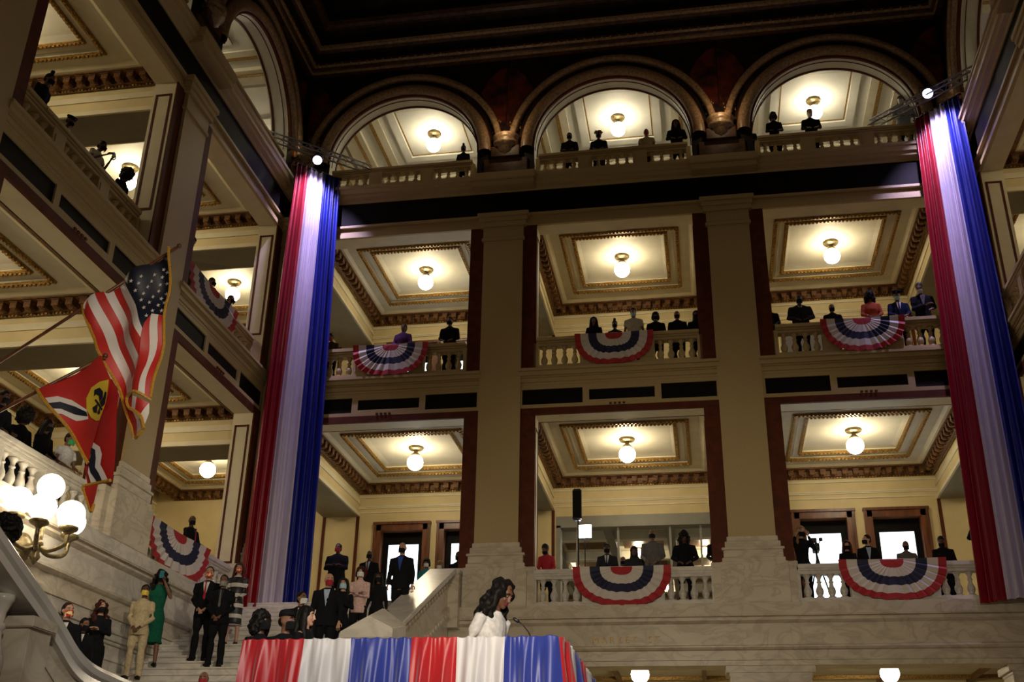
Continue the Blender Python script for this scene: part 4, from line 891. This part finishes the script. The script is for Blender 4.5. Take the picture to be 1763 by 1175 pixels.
def person(label, x, y, z, h=1.75, yaw=0, skin='d', top='black', bottom='black', hair=('short', 'black'), mask='mask_black', pose='rail', pose2=None, look=(0, 12), lean=6, fem=False, big=1.0, kind='jacket', det=1,
           shirt=None, tie=None, group=None, glasses=False, face=True, item=None, lap=None):
    s = h / 1.75; r = root('person', (x, y, z), math.radians(yaw)); tag(r, label, 'person', group); r.scale = (s, s, s)
    vx = (.022, .020, .013, .0095)[det]; RX = lambda a, p: T(*p) @ Matrix.Rotation(math.radians(a), 4, 'X') @ T(*[-c for c in p])
    LN = RX(lean, (0, .02, .92))      # forward lean: -Y side goes down
    HD = LN @ T(0, .01, 1.50) @ Matrix.Rotation(math.radians(look[0]), 4, 'Z') @ Matrix.Rotation(math.radians(look[1] - lean * .6), 4, 'X') @ T(0, -.01, -1.50)
    up = lambda p: tuple(LN @ Vector(p)) if p[2] > .92 else tuple(p)
    sw = (.165 if fem else .19) * (1 + (big - 1) * .5)
    P1 = POSE[pose]; P2 = POSE[pose2 or pose]; arms = []
    for sd, (e_, w_) in ((1, P1), (-1, P2)):
        k = sw / .19
        arms.append((sd, up((sd * sw * .93, .0, 1.40)), up((sd * e_[0] * k * (1 + (big - 1) * .4), e_[1], e_[2])), up((sd * w_[0], w_[1], w_[2]))))
    # body -----------------------------------------------------------------
    b = MB(); fing = []
    tor = [(.80, .13, .085), (.92, .15, .095), (1.06, .125, .085), (1.25, .14, .09), (1.38, .15, .085), (1.435, .12, .07), (1.46, .07, .058), (1.50, .052, .055), (1.56, .050, .054), (1.60, .045, .05)]
    b.tube([up((0, .015, q[0])) for q in tor], [(q[1], q[2]) for q in tor], 14, hint=(0, -1, 0))
    for sd, S_, E_, W_ in arms:
        b.tube([Vector(S_) + (Vector((0, 0, .01)) - Vector((sd * .05, 0, 0))), S_, (Vector(S_) + Vector(E_)) / 2, E_, (Vector(E_) * .6 + Vector(W_) * .4), W_], [.045, .048, .043, .036, .034, .023], 8); fing += hand(b, E_, W_, sd)
        b.tube([(sd * .085, .01, .90), (sd * .095, .0, .68), (sd * .10, -.005, .48), (sd * .105, .015, .30), (sd * .11, .02, .08)], [.082, .066, .048, .045, .032], 10)
        b.tube([(sd * .11, .05, .045), (sd * .115, -.03, .04), (sd * .125, -.14, .025)], [(.034, .035), (.04, .032), (.035, .016)], 8)
    hb = MB()
    hb.sphere((0, .012, 1.658), .076, .094, .094, 16, 12); hb.sphere((0, -.022, 1.600), .060, .070, .080, 14, 10); hb.sphere((0, -.060, 1.543), .030, .028, .024, 10, 8)
    hb.tube([(0, -.088, 1.650), (0, -.100, 1.625), (0, -.110, 1.603), (0, -.092, 1.594)], [.009, .011, .016, .012], 8); hb.sphere((0, -.078, 1.665), .052, .016, .012, 10, 6)
    for sd in (-1, 1): hb.sphere((sd * .077, .012, 1.622), .012, .022, .032, 8, 6); hb.sphere((sd * .034, -.070, 1.608), .022, .018, .022, 8, 6)
    hb.v = [tuple(HD @ Vector(p)) for p in hb.v]; b.add(hb.v, hb.f)
    me = remesh(b, vx, 3 if det < 3 else 2); ex = MB()
    for pts, rad in fing: ex.tube(pts, rad, 6)
    link('body', finish(me, 'body', 'skin_' + skin, ex), r)
    # clothes --------------------------------------------------------------
    w_ = .92 if fem else 1.0; w_ *= big
    b = MB(); hem = {'jacket': .80, 'tee': .90, 'dress': .42, 'coat': .55, 'shirt': .88, 'longdress': .10}[kind]
    rings = [(1.06, .165, .118), (1.16, .172, .122), (1.27, .188, .128), (1.37, .192, .118), (1.43, .165, .10), (1.465, .105, .080), (1.49, .068, .066)]
    if fem: rings = [(1.06, .138, .105), (1.16, .150, .112), (1.27, .172, .140), (1.37, .172, .115), (1.43, .15, .092), (1.462, .10, .074), (1.485, .062, .062)]
    low = [(.92, .185, .128), (hem, .195, .135)] if not fem else ([(.90, .185, .140), (.80, .185, .138)] if hem > .7 else [(.90, .190, .145), (.70, .185, .135), (hem + .05, .19, .14), (hem, .22, .17)])
    if kind == 'coat' and not fem: low = [(.92, .19, .13), (.7, .2, .14), (.55, .21, .15)]
    low = [q for q in low if q[0] >= hem - .001][::-1]
    b.tube([up((0, .012, q[0])) for q in low + rings], [(q[1] * w_, q[2] * (1 + (big - 1) * 1.2)) for q in low + rings], 18, hint=(0, -1, 0))
    for sd, S_, E_, W_ in arms:
        S_, E_, W_ = Vector(S_), Vector(E_), Vector(W_); g = 1.0 if not fem else .86; g *= (1 + (big - 1) * .6)
        if kind == 'tee': b.tube([S_ - Vector((sd * .06, 0, -.005)), S_, S_ * .45 + E_ * .55], [.062 * g, .066 * g, .062 * g], 10)
        elif kind in ('dress',) and det > 1 and top == 'green': b.tube([S_ - Vector((sd * .06, 0, -.005)), S_, S_ * .5 + E_ * .5], [.058, .060, .052], 10)
        else: b.tube([S_ + Vector((-sd * .07, 0, .012)), S_ + Vector((sd * .012, 0, -.005)), (S_ + E_) / 2, E_, (E_ + W_) / 2, W_ - (W_ - E_).normalized() * .015], [.045 * g, .064 * g, .060 * g, .054 * g, .048 * g, .040 * g], 10)
    me = remesh(b, vx, 2)
    if det > 1: ruffle(me, .007, 9, x)
    link({'tee': 't_shirt', 'dress': 'dress', 'coat': 'coat', 'jacket': 'jacket', 'shirt': 'shirt', 'longdress': 'dress'}[kind], finish(me, 'top', 'cloth_' + top if 'cloth_' + top in MAT else top), r)
    if kind not in ('dress', 'longdress'):
        b = MB()
        for sd in (-1, 1): b.tube([(sd * .075, .012, .95), (sd * .090, .01, .82), (sd * .098, .0, .62), (sd * .102, .0, .45), (sd * .108, .012, .26), (sd * .112, .01, .06)], [(.085, .10), (.09, .10), (.078, .085), (.070, .074), (.066, .07), (.064, .074)], 12)
        b.sphere((0, .015, .92), .158 * w_, .112, .10, 14, 8); me = remesh(b, vx, 2)
        if det > 1: ruffle(me, .006, 8, y)
        link('trousers', finish(me, 'trousers', 'cloth_' + bottom), r)
    b = MB()
    for sd in (-1, 1):
        b.tube([(sd * .11, .075, .045), (sd * .112, .02, .05), (sd * .118, -.06, .042), (sd * .126, -.15, .03), (sd * .127, -.175, .022)], [(.03, .042), (.040, .048), (.046, .040), (.040, .028), (.02, .015)], 10, hint=(0, 0, 1))
    link('shoes', b.data('shoes', 'cloth_shoe', smooth=True), r)
    # head things -----------------------------------------------------------
    def onhead(name, mb, m_, rem=None, ruf=None):
        if rem:
            me = remesh(mb, rem, 2)
            if ruf: ruffle(me, ruf[0], ruf[1], x)
            finish(me, name, m_)
        else: me = mb.data(name, m_, smooth=True)
        me.transform(HD); return link(name, me, r)
    st_, hc = hair; b = MB(); hm = 'hair_' + hc; hv = max(vx * .8, .010)
    cap = lambda e=0: (b.sphere((0, .024, 1.672), .083 + e, .094 + e, .092 + e, 16, 12), b.sphere((0, .045, 1.63), .080 + e, .075 + e, .085 + e, 14, 10))
    if st_ == 'short': cap(); onhead('hair', b, hm, hv, (.006, 30))
    elif st_ == 'thin': b.sphere((0, .040, 1.640), .081, .078, .070, 14, 10); onhead('hair', b, hm, hv)
    elif st_ == 'afro': b.sphere((0, .03, 1.70), .165, .16, .155, 18, 14); b.sphere((0, .06, 1.62), .14, .12, .12, 14, 10); onhead('hair', b, hm, .012, (.035, 24))
    elif st_ == 'curly': cap(.03); b.sphere((0, .06, 1.58), .13, .10, .14, 14, 10); b.sphere((.09, .02, 1.56), .05, .06, .11); b.sphere((-.09, .02, 1.56), .05, .06, .11); onhead('hair', b, hm, .013, (.030, 22))
    elif st_ in ('long', 'wavy'):
        cap(.006); e = .012 if st_ == 'wavy' else 0
        b.tube([(0, .05, 1.66), (0, .075, 1.56), (0, .085, 1.46), (0, .085, 1.36), (0, .08, 1.30)], [(.085, .07), (.10 + e, .06), (.115 + e, .05), (.11 + e, .045), (.08, .03)], 14, hint=(0, -1, 0))
        for sd in (-1, 1): b.tube([(sd * .055, -.015, 1.725), (sd * .088, -.005, 1.65), (sd * .098, .0, 1.56), (sd * (.105 + e), -.012, 1.46), (sd * (.10 + e), -.04, 1.37), (sd * .09, -.05, 1.32)], [(.03, .03), (.028, .045), (.030, .05), (.036 + e, .045), (.034 + e, .035), (.014, .014)], 8, hint=(0, -1, 0))
        onhead('hair', b, hm, hv, (.045 if st_ == 'wavy' else .006, 16))
    elif st_ == 'bob':
        cap(.014); b.tube([(0, .045, 1.68), (0, .06, 1.60), (0, .055, 1.53)], [(.09, .08), (.105, .075), (.09, .06)], 14, hint=(0, -1, 0))
        for sd in (-1, 1): b.sphere((sd * .085, -.005, 1.60), .026, .045, .07)
        b.tube([(-.07, -.06, 1.70), (0, -.082, 1.712), (.07, -.06, 1.70)], .024, 8); onhead('hair', b, hm, hv, (.010, 25))
    elif st_ == 'bun': cap(); b.sphere((0, .03, 1.80), .045, .045, .042); b.sphere((0, .03, 1.762), .028, .028, .02); onhead('hair', b, hm, hv, (.008, 30))
    elif st_ == 'tied': cap(.004); b.sphere((0, .125, 1.64), .05, .05, .06); onhead('hair', b, hm, hv, (.008, 30))
    elif st_ == 'hood':
        b.sphere((0, .03, 1.66), .105, .105, .115, 16, 12); b.tube([(0, .05, 1.62), (0, .04, 1.50), (0, .02, 1.44)], [(.10, .085), (.11, .10), (.13, .10)], 14, hint=(0, -1, 0)); onhead('hood', b, hm, hv)
    elif st_ in ('cap', 'police'):
        b.sphere((0, .04, 1.635), .082, .078, .07); onhead('hair', b, 'hair_black', hv)
        b = MB(); b.lathe([(.088, 0), (.092, .03), (.118, .055), (.122, .075), (.06, .095)] if st_ == 'police' else [(.085, 0), (.088, .03), (.075, .07), (.03, .088)], 18, (0, .015, 1.69), 1, 1.12)
        b.add([(-.075, -.075, 1.70), (-.04, -.135, 1.685), (.04, -.135, 1.685), (.075, -.075, 1.70), (0, -.06, 1.705)], [(0, 1, 2, 3, 4)]); onhead('cap', b, 'cloth_black')
        if st_ == 'police': b = MB(); b.sphere((0, -.10, 1.735), .018, .008, .022, 8, 6); onhead('badge', b, 'steel')
    if st_ == 'crown' or item == 'wreath':
        b = MB(); cap(); onhead('hair', b, hm, hv)
        b = MB()
        for k in range(14): t = 2 * PI * k / 14; b.sphere((.10 * math.cos(t), .02 + .115 * math.sin(t), 1.725 + .014 * math.sin(k * 2.3)), .034, .034, .030, 8, 6)
        onhead('wreath', b, 'hair_blond')
    if mask:
        b = MB(); rows = []
        for i in range(9):
            t = math.radians(-74 + 148 * i / 8); row = []
            for j in range(6):
                q = j / 5; zz = 1.533 + (.092 if abs(t) < 1 else .075) * q; bul = math.cos(t) * (.014 + .020 * math.sin(q * PI * .8))
                row.append(((.069 + bul * .2) * math.sin(t), -.022 - (.078 + bul) * math.cos(t), zz - .012 * (1 - math.cos(t)) * (1 - q)))
            rows.append(row)
        b.strip(rows)
        if det > 1:
            for sd in (-1, 1): b.tube([(sd * .066, -.045, 1.625), (sd * .076, -.005, 1.645)], .0022, 4); b.tube([(sd * .066, -.045, 1.56), (sd * .078, .005, 1.60)], .0022, 4)
        onhead('face_mask', b, 'cloth_' + mask if 'cloth_' + mask in MAT else mask)
    if det > 0:
        b = MB(); p = MB(); w2 = MB()
        for sd in (-1, 1):
            b.sphere((sd * .031, -.0825, 1.640), .0120, .0065, .0052, 10, 6); p.sphere((sd * .031, -.0878, 1.640), .0055, .003, .0050, 8, 6)
            w2.tube([(sd * .014, -.094, 1.662), (sd * .032, -.094, 1.668), (sd * .052, -.081, 1.661)], [.003, .0038, .0025], 5)
        onhead('eyes', b, 'cloth_eye'); onhead('pupils', p, 'cloth_pupil'); onhead('eyebrows', w2, 'hair_black' if hc != 'blond' else 'hair_brown')
        if not mask: b = MB(); b.tube([(-.024, -.083, 1.571), (-.008, -.0915, 1.575), (.008, -.0915, 1.575), (.024, -.083, 1.571)], [.004, .0065, .0065, .004], 6); b.tube([(-.02, -.083, 1.564), (0, -.092, 1.562), (.02, -.083, 1.564)], [.004, .0065, .004], 6); onhead('lips', b, 'cloth_lip')
    def onbody(name, mb, m_): me = mb.data(name, m_, smooth=False); me.transform(LN); return link(name, me, r)
    fy = -.118 if not fem else -.128
    if shirt: b = MB(); b.add([(-.058, fy + .022, 1.45), (.058, fy + .022, 1.45), (.045, fy - .006, 1.36), (0, fy - .016, 1.14), (-.045, fy - .006, 1.36), (0, fy - .008, 1.44)], [(0, 5, 4), (5, 1, 2), (5, 2, 3, 4)]); onbody('shirt_front', b, 'cloth_' + shirt)
    if tie: b = MB(); b.box(-.013, .013, fy - .022, fy - .008, 1.415, 1.445); b.add([(-.010, fy - .020, 1.415), (.010, fy - .020, 1.415), (.024, fy - .028, 1.14), (0, fy - .028, 1.10), (-.024, fy - .028, 1.14)], [(0, 1, 2, 3, 4)]); onbody('tie', b, 'cloth_' + tie)
    if item and item != 'wreath':
        _, S_, E_, W_ = arms[0]; d = (Vector(W_) - Vector(E_)).normalized(); p = Vector(W_) + d * .10 + Vector((-.01, -.03, .02))
        b = MB(); b.box(-.038, .038, -.005, .005, -.075, .075); q = obj('phone', b, item[1], bevel=.004); q.matrix_basis = T(x, y, z) @ Matrix.Rotation(math.radians(yaw), 4, 'Z') @ Matrix.Diagonal((s, s, s, 1)) @ T(*p) @ Matrix.Rotation(math.radians(-15), 4, 'X'); tag(q, item[0], 'phone')
        b = MB(); b.box(.012, .030, .005, .009, .035, .065); obj('camera_bump', b, 'cloth_black', q)
    return r
person('woman with top-knot hair at the arched rail, left bay', -6.09, 0.56, 16.853, 1.55, hair=('bun', 'black'), fem=True, mask='mask_black', top='charcoal', det=0)
person('person in black with short hair, first at the middle arch rail', -3.03, 0.57, 16.853, 1.67, top='black', det=0)
person('person with leafy headdress at the middle arch rail', -2.21, 0.63, 16.853, 1.67, hair=('crown', 'brown'), top='black', det=0)
person('person in tan top under the globe, middle arch rail', -0.87, 0.67, 16.853, 1.65, hair=('thin', 'darkred'), skin='m', top='tan', mask='mask_red', kind='tee', det=0)
person('large figure with long black hair, last at the middle arch rail', -0.04, 0.56, 16.853, 1.79, hair=('long', 'black'), fem=True, big=1.25, top='black', mask=None, det=0)
person('low dark figure crouching beside the pier, right arch rail', 1.93, 0.68, 16.853, 1.49, top='black', det=0)
person('person with dark hood hair, left of the lamp at the right arch rail', 2.61, 0.56, 16.853, 1.76, hair=('bob', 'black'), top='black', fem=True, det=0)
person('man in dark jacket with pale face mask at the right arch rail', 3.59, 0.56, 16.853, 1.75, hair=('short', 'black'), skin='l', top='black', mask='mask_white', look=(0, 30), det=0)
person('man in light shirt beside the right truss, arch rail', 6.01, 0.56, 16.853, 1.93, skin='m', top='lightblue', mask='mask_white', look=(-15, 15), det=0)
person('child-sized figure in brown beside the left drape, middle gallery', -9.51, 0.56, 11.073, 1.54, top='brown_cloth', skin='m', mask='mask_red', look=(-20, 25), det=0)
person('woman in purple plaid coat behind the left fan bunting', -7.52, 0.56, 11.073, 1.72, hair=('tied', 'black'), fem=True, big=1.2, top='purple', look=(0, -10), mask=None, det=0)
person('man in black hoodie right of the left fan bunting, hands together', -6.25, 0.56, 11.073, 1.83, skin='m', top='black', mask='mask_black', pose='rail', det=0)
person('woman with long dark hair, first in the row of the middle bay', -2.42, 0.58, 11.073, 1.59, hair=('long', 'black'), fem=True, top='black', big=1.1, mask=None, det=0)
person('girl with top-knot behind the middle fan bunting', -1.89, 0.75, 11.073, 1.53, hair=('bun', 'black'), fem=True, top='charcoal', mask='mask_black', det=0)
person('man in grey t-shirt with pale blue face mask, middle bay', -1.39, 0.57, 11.073, 1.77, skin='m', top='cream_cloth', mask='mask_blue', kind='tee', look=(0, 20), pose='down', det=0)
person('person with round dark hair, fourth in the row of the middle bay', -0.83, 0.72, 11.073, 1.69, hair=('bob', 'black'), top='black', det=0)
person('bald man with glasses look, fifth in the row of the middle bay', -0.28, 0.73, 11.073, 1.70, hair=('thin', 'grey'), skin='m', top='black', det=0)
person('person with hood-like hair beside the second pier, middle bay', 0.21, 0.72, 11.073, 1.66, hair=('hood', 'black'), top='black', det=0)
person('dark figure half hidden behind the second pier, right bay', 2.02, 0.56, 11.073, 1.70, top='black', skin='d', det=0)
person('broad bald man in dark suit with light shirt, right bay', 2.79, 0.56, 11.073, 1.86, hair=('thin', 'black'), top='charcoal', shirt='lightblue', tie='black', big=1.2, mask='mask_black', det=0)
person('short man with reddish bald head, left of the right bunting', 3.59, 0.75, 11.073, 1.65, hair=('thin', 'grey'), skin='m', top='black', det=0)
person('woman with curly hair and orange top behind the right bunting', 4.51, 0.56, 11.073, 1.83, hair=('curly', 'black'), fem=True, top='orange', big=1.1, det=0)
person('officer in peaked cap and suit with white mask, right bay', 5.16, 0.56, 11.073, 1.79, hair=('police', 'black'), top='navy', shirt='white', tie='navy', mask='mask_blue', skin='m', look=(-10, 20), det=0)
person('tall man in dark suit beside the right drape, right bay', 5.74, 0.56, 11.073, 1.98, top='black', shirt='grey', skin='m', mask='mask_white', look=(-25, 30), pose='rail', pose2='cross', det=0)
person('stocky man in black with red mask and folded arms at the stair head', -8.88, 0.69, 5.103, 1.78, top='black', mask='mask_red', pose='cross', big=1.25, lean=0, look=(0, 0), det=1)
person('man in dark suit, pale shirt and black mask at the stair head', -8.31, 1.50, 5.103, 1.80, top='black', shirt='lightblue', tie='maroon', mask='mask_black', hair=('thin', 'black'), skin='d', lean=0, look=(0, 0), pose='down', det=1)
person('tall man in black before the bright door, black mask', -6.31, -2.58, 4.129, 1.86, top='black', hair=('thin', 'grey'), skin='l', mask='mask_black', pose='down', lean=0, look=(0, 5), shirt='blue', det=1)
person('woman with pale mask and teal top behind the stair coping', -6.90, 1.87, 5.103, 1.64, hair=('bob', 'black'), fem=True, skin='m', top='teal', mask='mask_white', lean=0, det=1)
person('short lady with pale cap-like hair behind the stair coping', -6.59, 2.02, 5.103, 1.61, hair=('bob', 'blond'), fem=True, skin='m', top='blue', mask='mask_white', lean=0, det=1)
person('bald man in black beside the first pier, black mask', -6.07, 1.83, 5.103, 1.80, hair=('thin', 'black'), top='black', mask='mask_black', lean=0, det=1)
person('woman in red looking down, left end of the middle bay', -3.66, 0.80, 5.103, 1.65, hair=('tied', 'black'), fem=True, top='red', look=(-20, 35), lean=12, det=1)
person('man in dark suit and tie beside the video light', -2.25, 1.22, 5.103, 1.74, top='charcoal', shirt='white', tie='navy', mask='mask_black', lean=0, det=1)
person('short grey-haired person just above the marble rail bunting', -1.89, 1.60, 5.103, 1.50, hair=('thin', 'grey'), skin='m', top='charcoal', det=1)
person('person with straight dark hair beside the grey jacket, middle bay', -1.59, 1.20, 5.103, 1.63, hair=('hood', 'black'), top='charcoal', mask=None, det=1)
person('tall bald man in grey jacket, middle bay', -1.12, 0.56, 5.103, 1.87, hair=('thin', 'black'), skin='m', top='grey', look=(0, -5), det=1, mask='mask_black')
person('woman with big curly hair and dark wrap, middle bay', -0.38, 0.56, 5.103, 1.79, hair=('curly', 'black'), fem=True, big=1.35, top='black', mask=None, det=1)
person('woman in black holding a card beside the second pier', 0.36, 0.56, 5.103, 1.81, hair=('long', 'darkred'), fem=True, top='black', look=(20, 15), mask='mask_black', det=1)
person('blond woman behind the tripod camera, right bay', 2.28, 0.56, 5.103, 1.85, hair=('long', 'blond'), fem=True, skin='l', top='black', look=(25, 10), pose='up', mask='mask_black', det=1)
person('woman with reddish hair left of the marble rail bunting, right bay', 3.33, 0.97, 5.103, 1.59, hair=('long', 'auburn'), fem=True, skin='l', top='black', mask='mask_black', det=1)
person('man in dark suit and black mask turned left, right bay', 3.81, 1.06, 5.103, 1.74, hair=('short', 'brown'), skin='l', top='black', shirt='lightblue', look=(-55, 5), mask='mask_black', det=1)
person('bald man above the right bunting before the bright door', 4.68, 1.23, 5.103, 1.62, hair=('thin', 'black'), skin='m', top='grey', det=1)
person('man with dark hair looking down right of the doors', 5.49, 1.23, 5.103, 1.71, hair=('short', 'black'), top='black', look=(-20, 30), det=1)
person('tall man raising a phone beside the right drape, lowest gallery', 6.27, 0.56, 5.103, 2.06, hair=('short', 'black'), top='black', pose='up', look=(-15, 5), lean=2, det=1, item=('phone raised by the tall man beside the right drape', 'cloth_tan'))
person('woman with top-knot at the near left rail, highest up', -11.45, -10.64, 11.073, 1.69, yaw=90, det=0, lean=20, hair=('bun', 'black'), fem=True, top='black')
person('man in pale peaked cap at the near left rail', -11.48, -9.74, 11.073, 1.39, yaw=90, det=0, lean=22, hair=('police', 'black'), top='black', shirt='white')
person('man in grey shirt holding up a phone at the near left rail', -11.50, -8.66, 11.073, 1.62, yaw=90, det=0, lean=24, skin='d', top='cream_cloth', kind='tee', pose='phone', item=('phone raised by the man in grey shirt, near left rail', 'cloth_lightblue'))
person('person beside the left pier in front of the globe lamp', -11.45, -7.64, 11.073, 1.56, yaw=90, det=0, lean=20, hair=('afro', 'black'), top='black')
person('man leaning over the middle left rail behind the flag pole tip', -11.48, -4.72, 11.073, 1.75, yaw=90, det=0, lean=22, skin='m', top='black', mask='mask_white', look=(0, 40))
person('man in dark suit before the globe lamp, middle left rail', -11.54, -1.77, 11.073, 1.69, yaw=90, det=0, skin='m', top='black', mask='mask_black')
person('child behind the high left fan bunting', -11.54, -2.90, 11.073, 1.59, yaw=90, det=0, skin='m', top='grey', kind='tee')
person('person in black mask at the left edge of the lowest left rail', -11.39, -9.74, 5.103, 1.74, yaw=80, det=1, top='black')
person('person with round afro hair behind the lowest left rail', -11.44, -9.01, 5.103, 1.65, yaw=80, det=1, hair=('afro', 'black'), top='black')
person('woman in black lettered shirt bending over the lowest left rail', -11.33, -8.49, 5.103, 1.69, yaw=80, det=1, hair=('long', 'black'), fem=True, top='black')
person('person in white shirt and green mask behind the city flag', -11.33, -7.76, 5.103, 1.71, yaw=80, det=1, skin='m', top='white', kind='tee', mask='mask_green')
person('bald man in black suit with black mask above the lowest left bunting', -11.51, -2.01, 5.103, 1.80, yaw=80, det=1, hair=('thin', 'black'), top='black', shirt='charcoal', tie='red', lean=0, look=(-40, 5))
person('bearded man in dark suit with colourful mask on the lower stair', -10.41, -8.17, 1.696, 1.93, skin='l', hair=('short', 'brown'), top='black', shirt='white', mask='patterned_mask', yaw=25, look=(35, 0), lean=0, pose='down', det=2)
person('short dark-haired figure in black between the masked couple', -10.28, -7.83, 1.858, 1.58, skin='m', hair=('short', 'black'), top='black', shirt='white', mask='mask_black', yaw=25, look=(40, 10), lean=0, pose='down', det=1)
person('woman in black with dark red hair and black mask, hands clasped', -10.41, -7.14, 2.183, 1.69, fem=True, skin='l', hair=('wavy', 'darkred'), top='black', bottom='black', kind='coat', mask='mask_black', yaw=20, look=(30, 0), lean=0, pose='clap', det=2)
person('woman in beige trouser suit with yellow mask on the stair', -10.19, -6.11, 2.669, 1.71, fem=True, big=1.08, skin='d', hair=('short', 'black'), top='beige', bottom='beige', mask='mask_yellow', yaw=12, look=(15, 0), lean=0, pose='clasp', det=2)
person('woman in green dress raising a teal phone on the stair', -10.28, -5.42, 2.994, 1.82, fem=True, skin='m', hair=('wavy', 'black'), top='green', kind='dress', mask='mask_black', yaw=15, look=(15, 0), lean=0, pose='up', pose2='down', det=2, item=('teal phone raised by the woman in the green dress', 'cloth_teal'))
person('man in black suit with red tie and colourful mask on the stair', -9.54, -4.91, 3.156, 1.83, skin='l', hair=('short', 'brown'), top='black', shirt='white', tie='red', mask='patterned_mask', yaw=10, look=(10, 0), lean=0, pose='clasp', det=2)
person('young man in black behind the red tie suit, grey mask', -9.03, -5.31, 2.994, 1.72, skin='m', hair=('short', 'black'), top='black', shirt='charcoal', tie='grey', mask='grey_paint_and_shade', yaw=10, look=(5, 5), lean=0, pose='clasp', det=2)
person('woman in black and white striped dress beside the drape foot', -9.42, -3.80, 3.643, 1.68, fem=True, skin='l', hair=('long', 'auburn'), top='striped_dress', kind='dress', mask='patterned_mask', yaw=10, look=(0, 0), lean=0, pose='clasp', det=2)
person('bald man in pale blue shirt with maroon mask on the stair', -6.83, -5.61, 2.832, 1.80, skin='l', hair=('thin', 'brown'), big=1.1, top='black', shirt='lightblue', mask='mask_red', yaw=10, look=(20, 5), lean=0, pose='down', det=2)
person('woman in black with pale blue mask, hand on chest', -6.71, -5.11, 2.994, 1.66, fem=True, skin='l', hair=('long', 'black'), top='black', mask='mask_blue', yaw=5, look=(5, 0), lean=0, pose='chest', pose2='down', det=2)
person('woman in pink jacket with white mask and folded arms', -6.53, -4.66, 3.318, 1.66, fem=True, skin='l', hair=('bob', 'darkred'), top='pink', mask='mask_white', yaw=5, look=(5, 0), lean=0, pose='cross', det=2)
person('woman in black beside the pink jacket, low behind the newel', -6.31, -4.18, 3.483, 1.49, fem=True, skin='d', hair=('long', 'black'), top='black', mask='mask_black', yaw=0, look=(0, 5), lean=0, pose='down', det=1)
person('man in dark suit with round white mask above the bunting', -6.97, -6.55, 2.345, 1.75, skin='m', hair=('short', 'black'), top='black', shirt='white', mask='mask_white', yaw=25, look=(35, 0), lean=0, pose='down', det=2)
person('bald man at the bottom edge below the stair', -6.82, -10.38, 0.723, 1.45, skin='m', hair=('thin', 'brown'), top='black', yaw=10, lean=0, look=(0, 0), pose='down', mask='mask_red', det=1)
person('woman with wide dark hair at the left end of the stage bunting', -4.55, -14.04, 0.723, 1.51, fem=True, skin='d', hair=('curly', 'black'), top='black', mask='mask_black', yaw=60, look=(10, 0), lean=0, pose='down', det=1)
person('man in dark cap between the two dark-haired women on the stand', -4.42, -13.68, 0.723, 1.58, skin='m', hair=('cap', 'black'), top='black', yaw=40, look=(30, 0), lean=0, pose='down', mask='mask_black', det=1)
person('woman in profile with black hair over the white bunting', -3.95, -14.35, 0.723, 1.49, fem=True, skin='l', hair=('long', 'black'), top='black', mask=None, yaw=80, look=(8, 0), lean=0, pose='down', det=3)
person('woman with big afro hair and black mask behind the handrail', -6.44, -15.91, 1.048, 1.67, fem=True, skin='m', hair=('afro', 'black'), top='black', mask='mask_black', yaw=60, look=(0, 5), lean=4, pose='down', det=2)
person('speaker in white jacket with wavy dark hair bending to the microphone', -2.11, -14.72, 0.503, 1.88, fem=True, skin='s', hair=('wavy', 'black'), big=1.05, top='white', mask=None, yaw=62, look=(4, 20), lean=20, pose='clasp', det=3)
bpy.data.scenes.remove(TS)
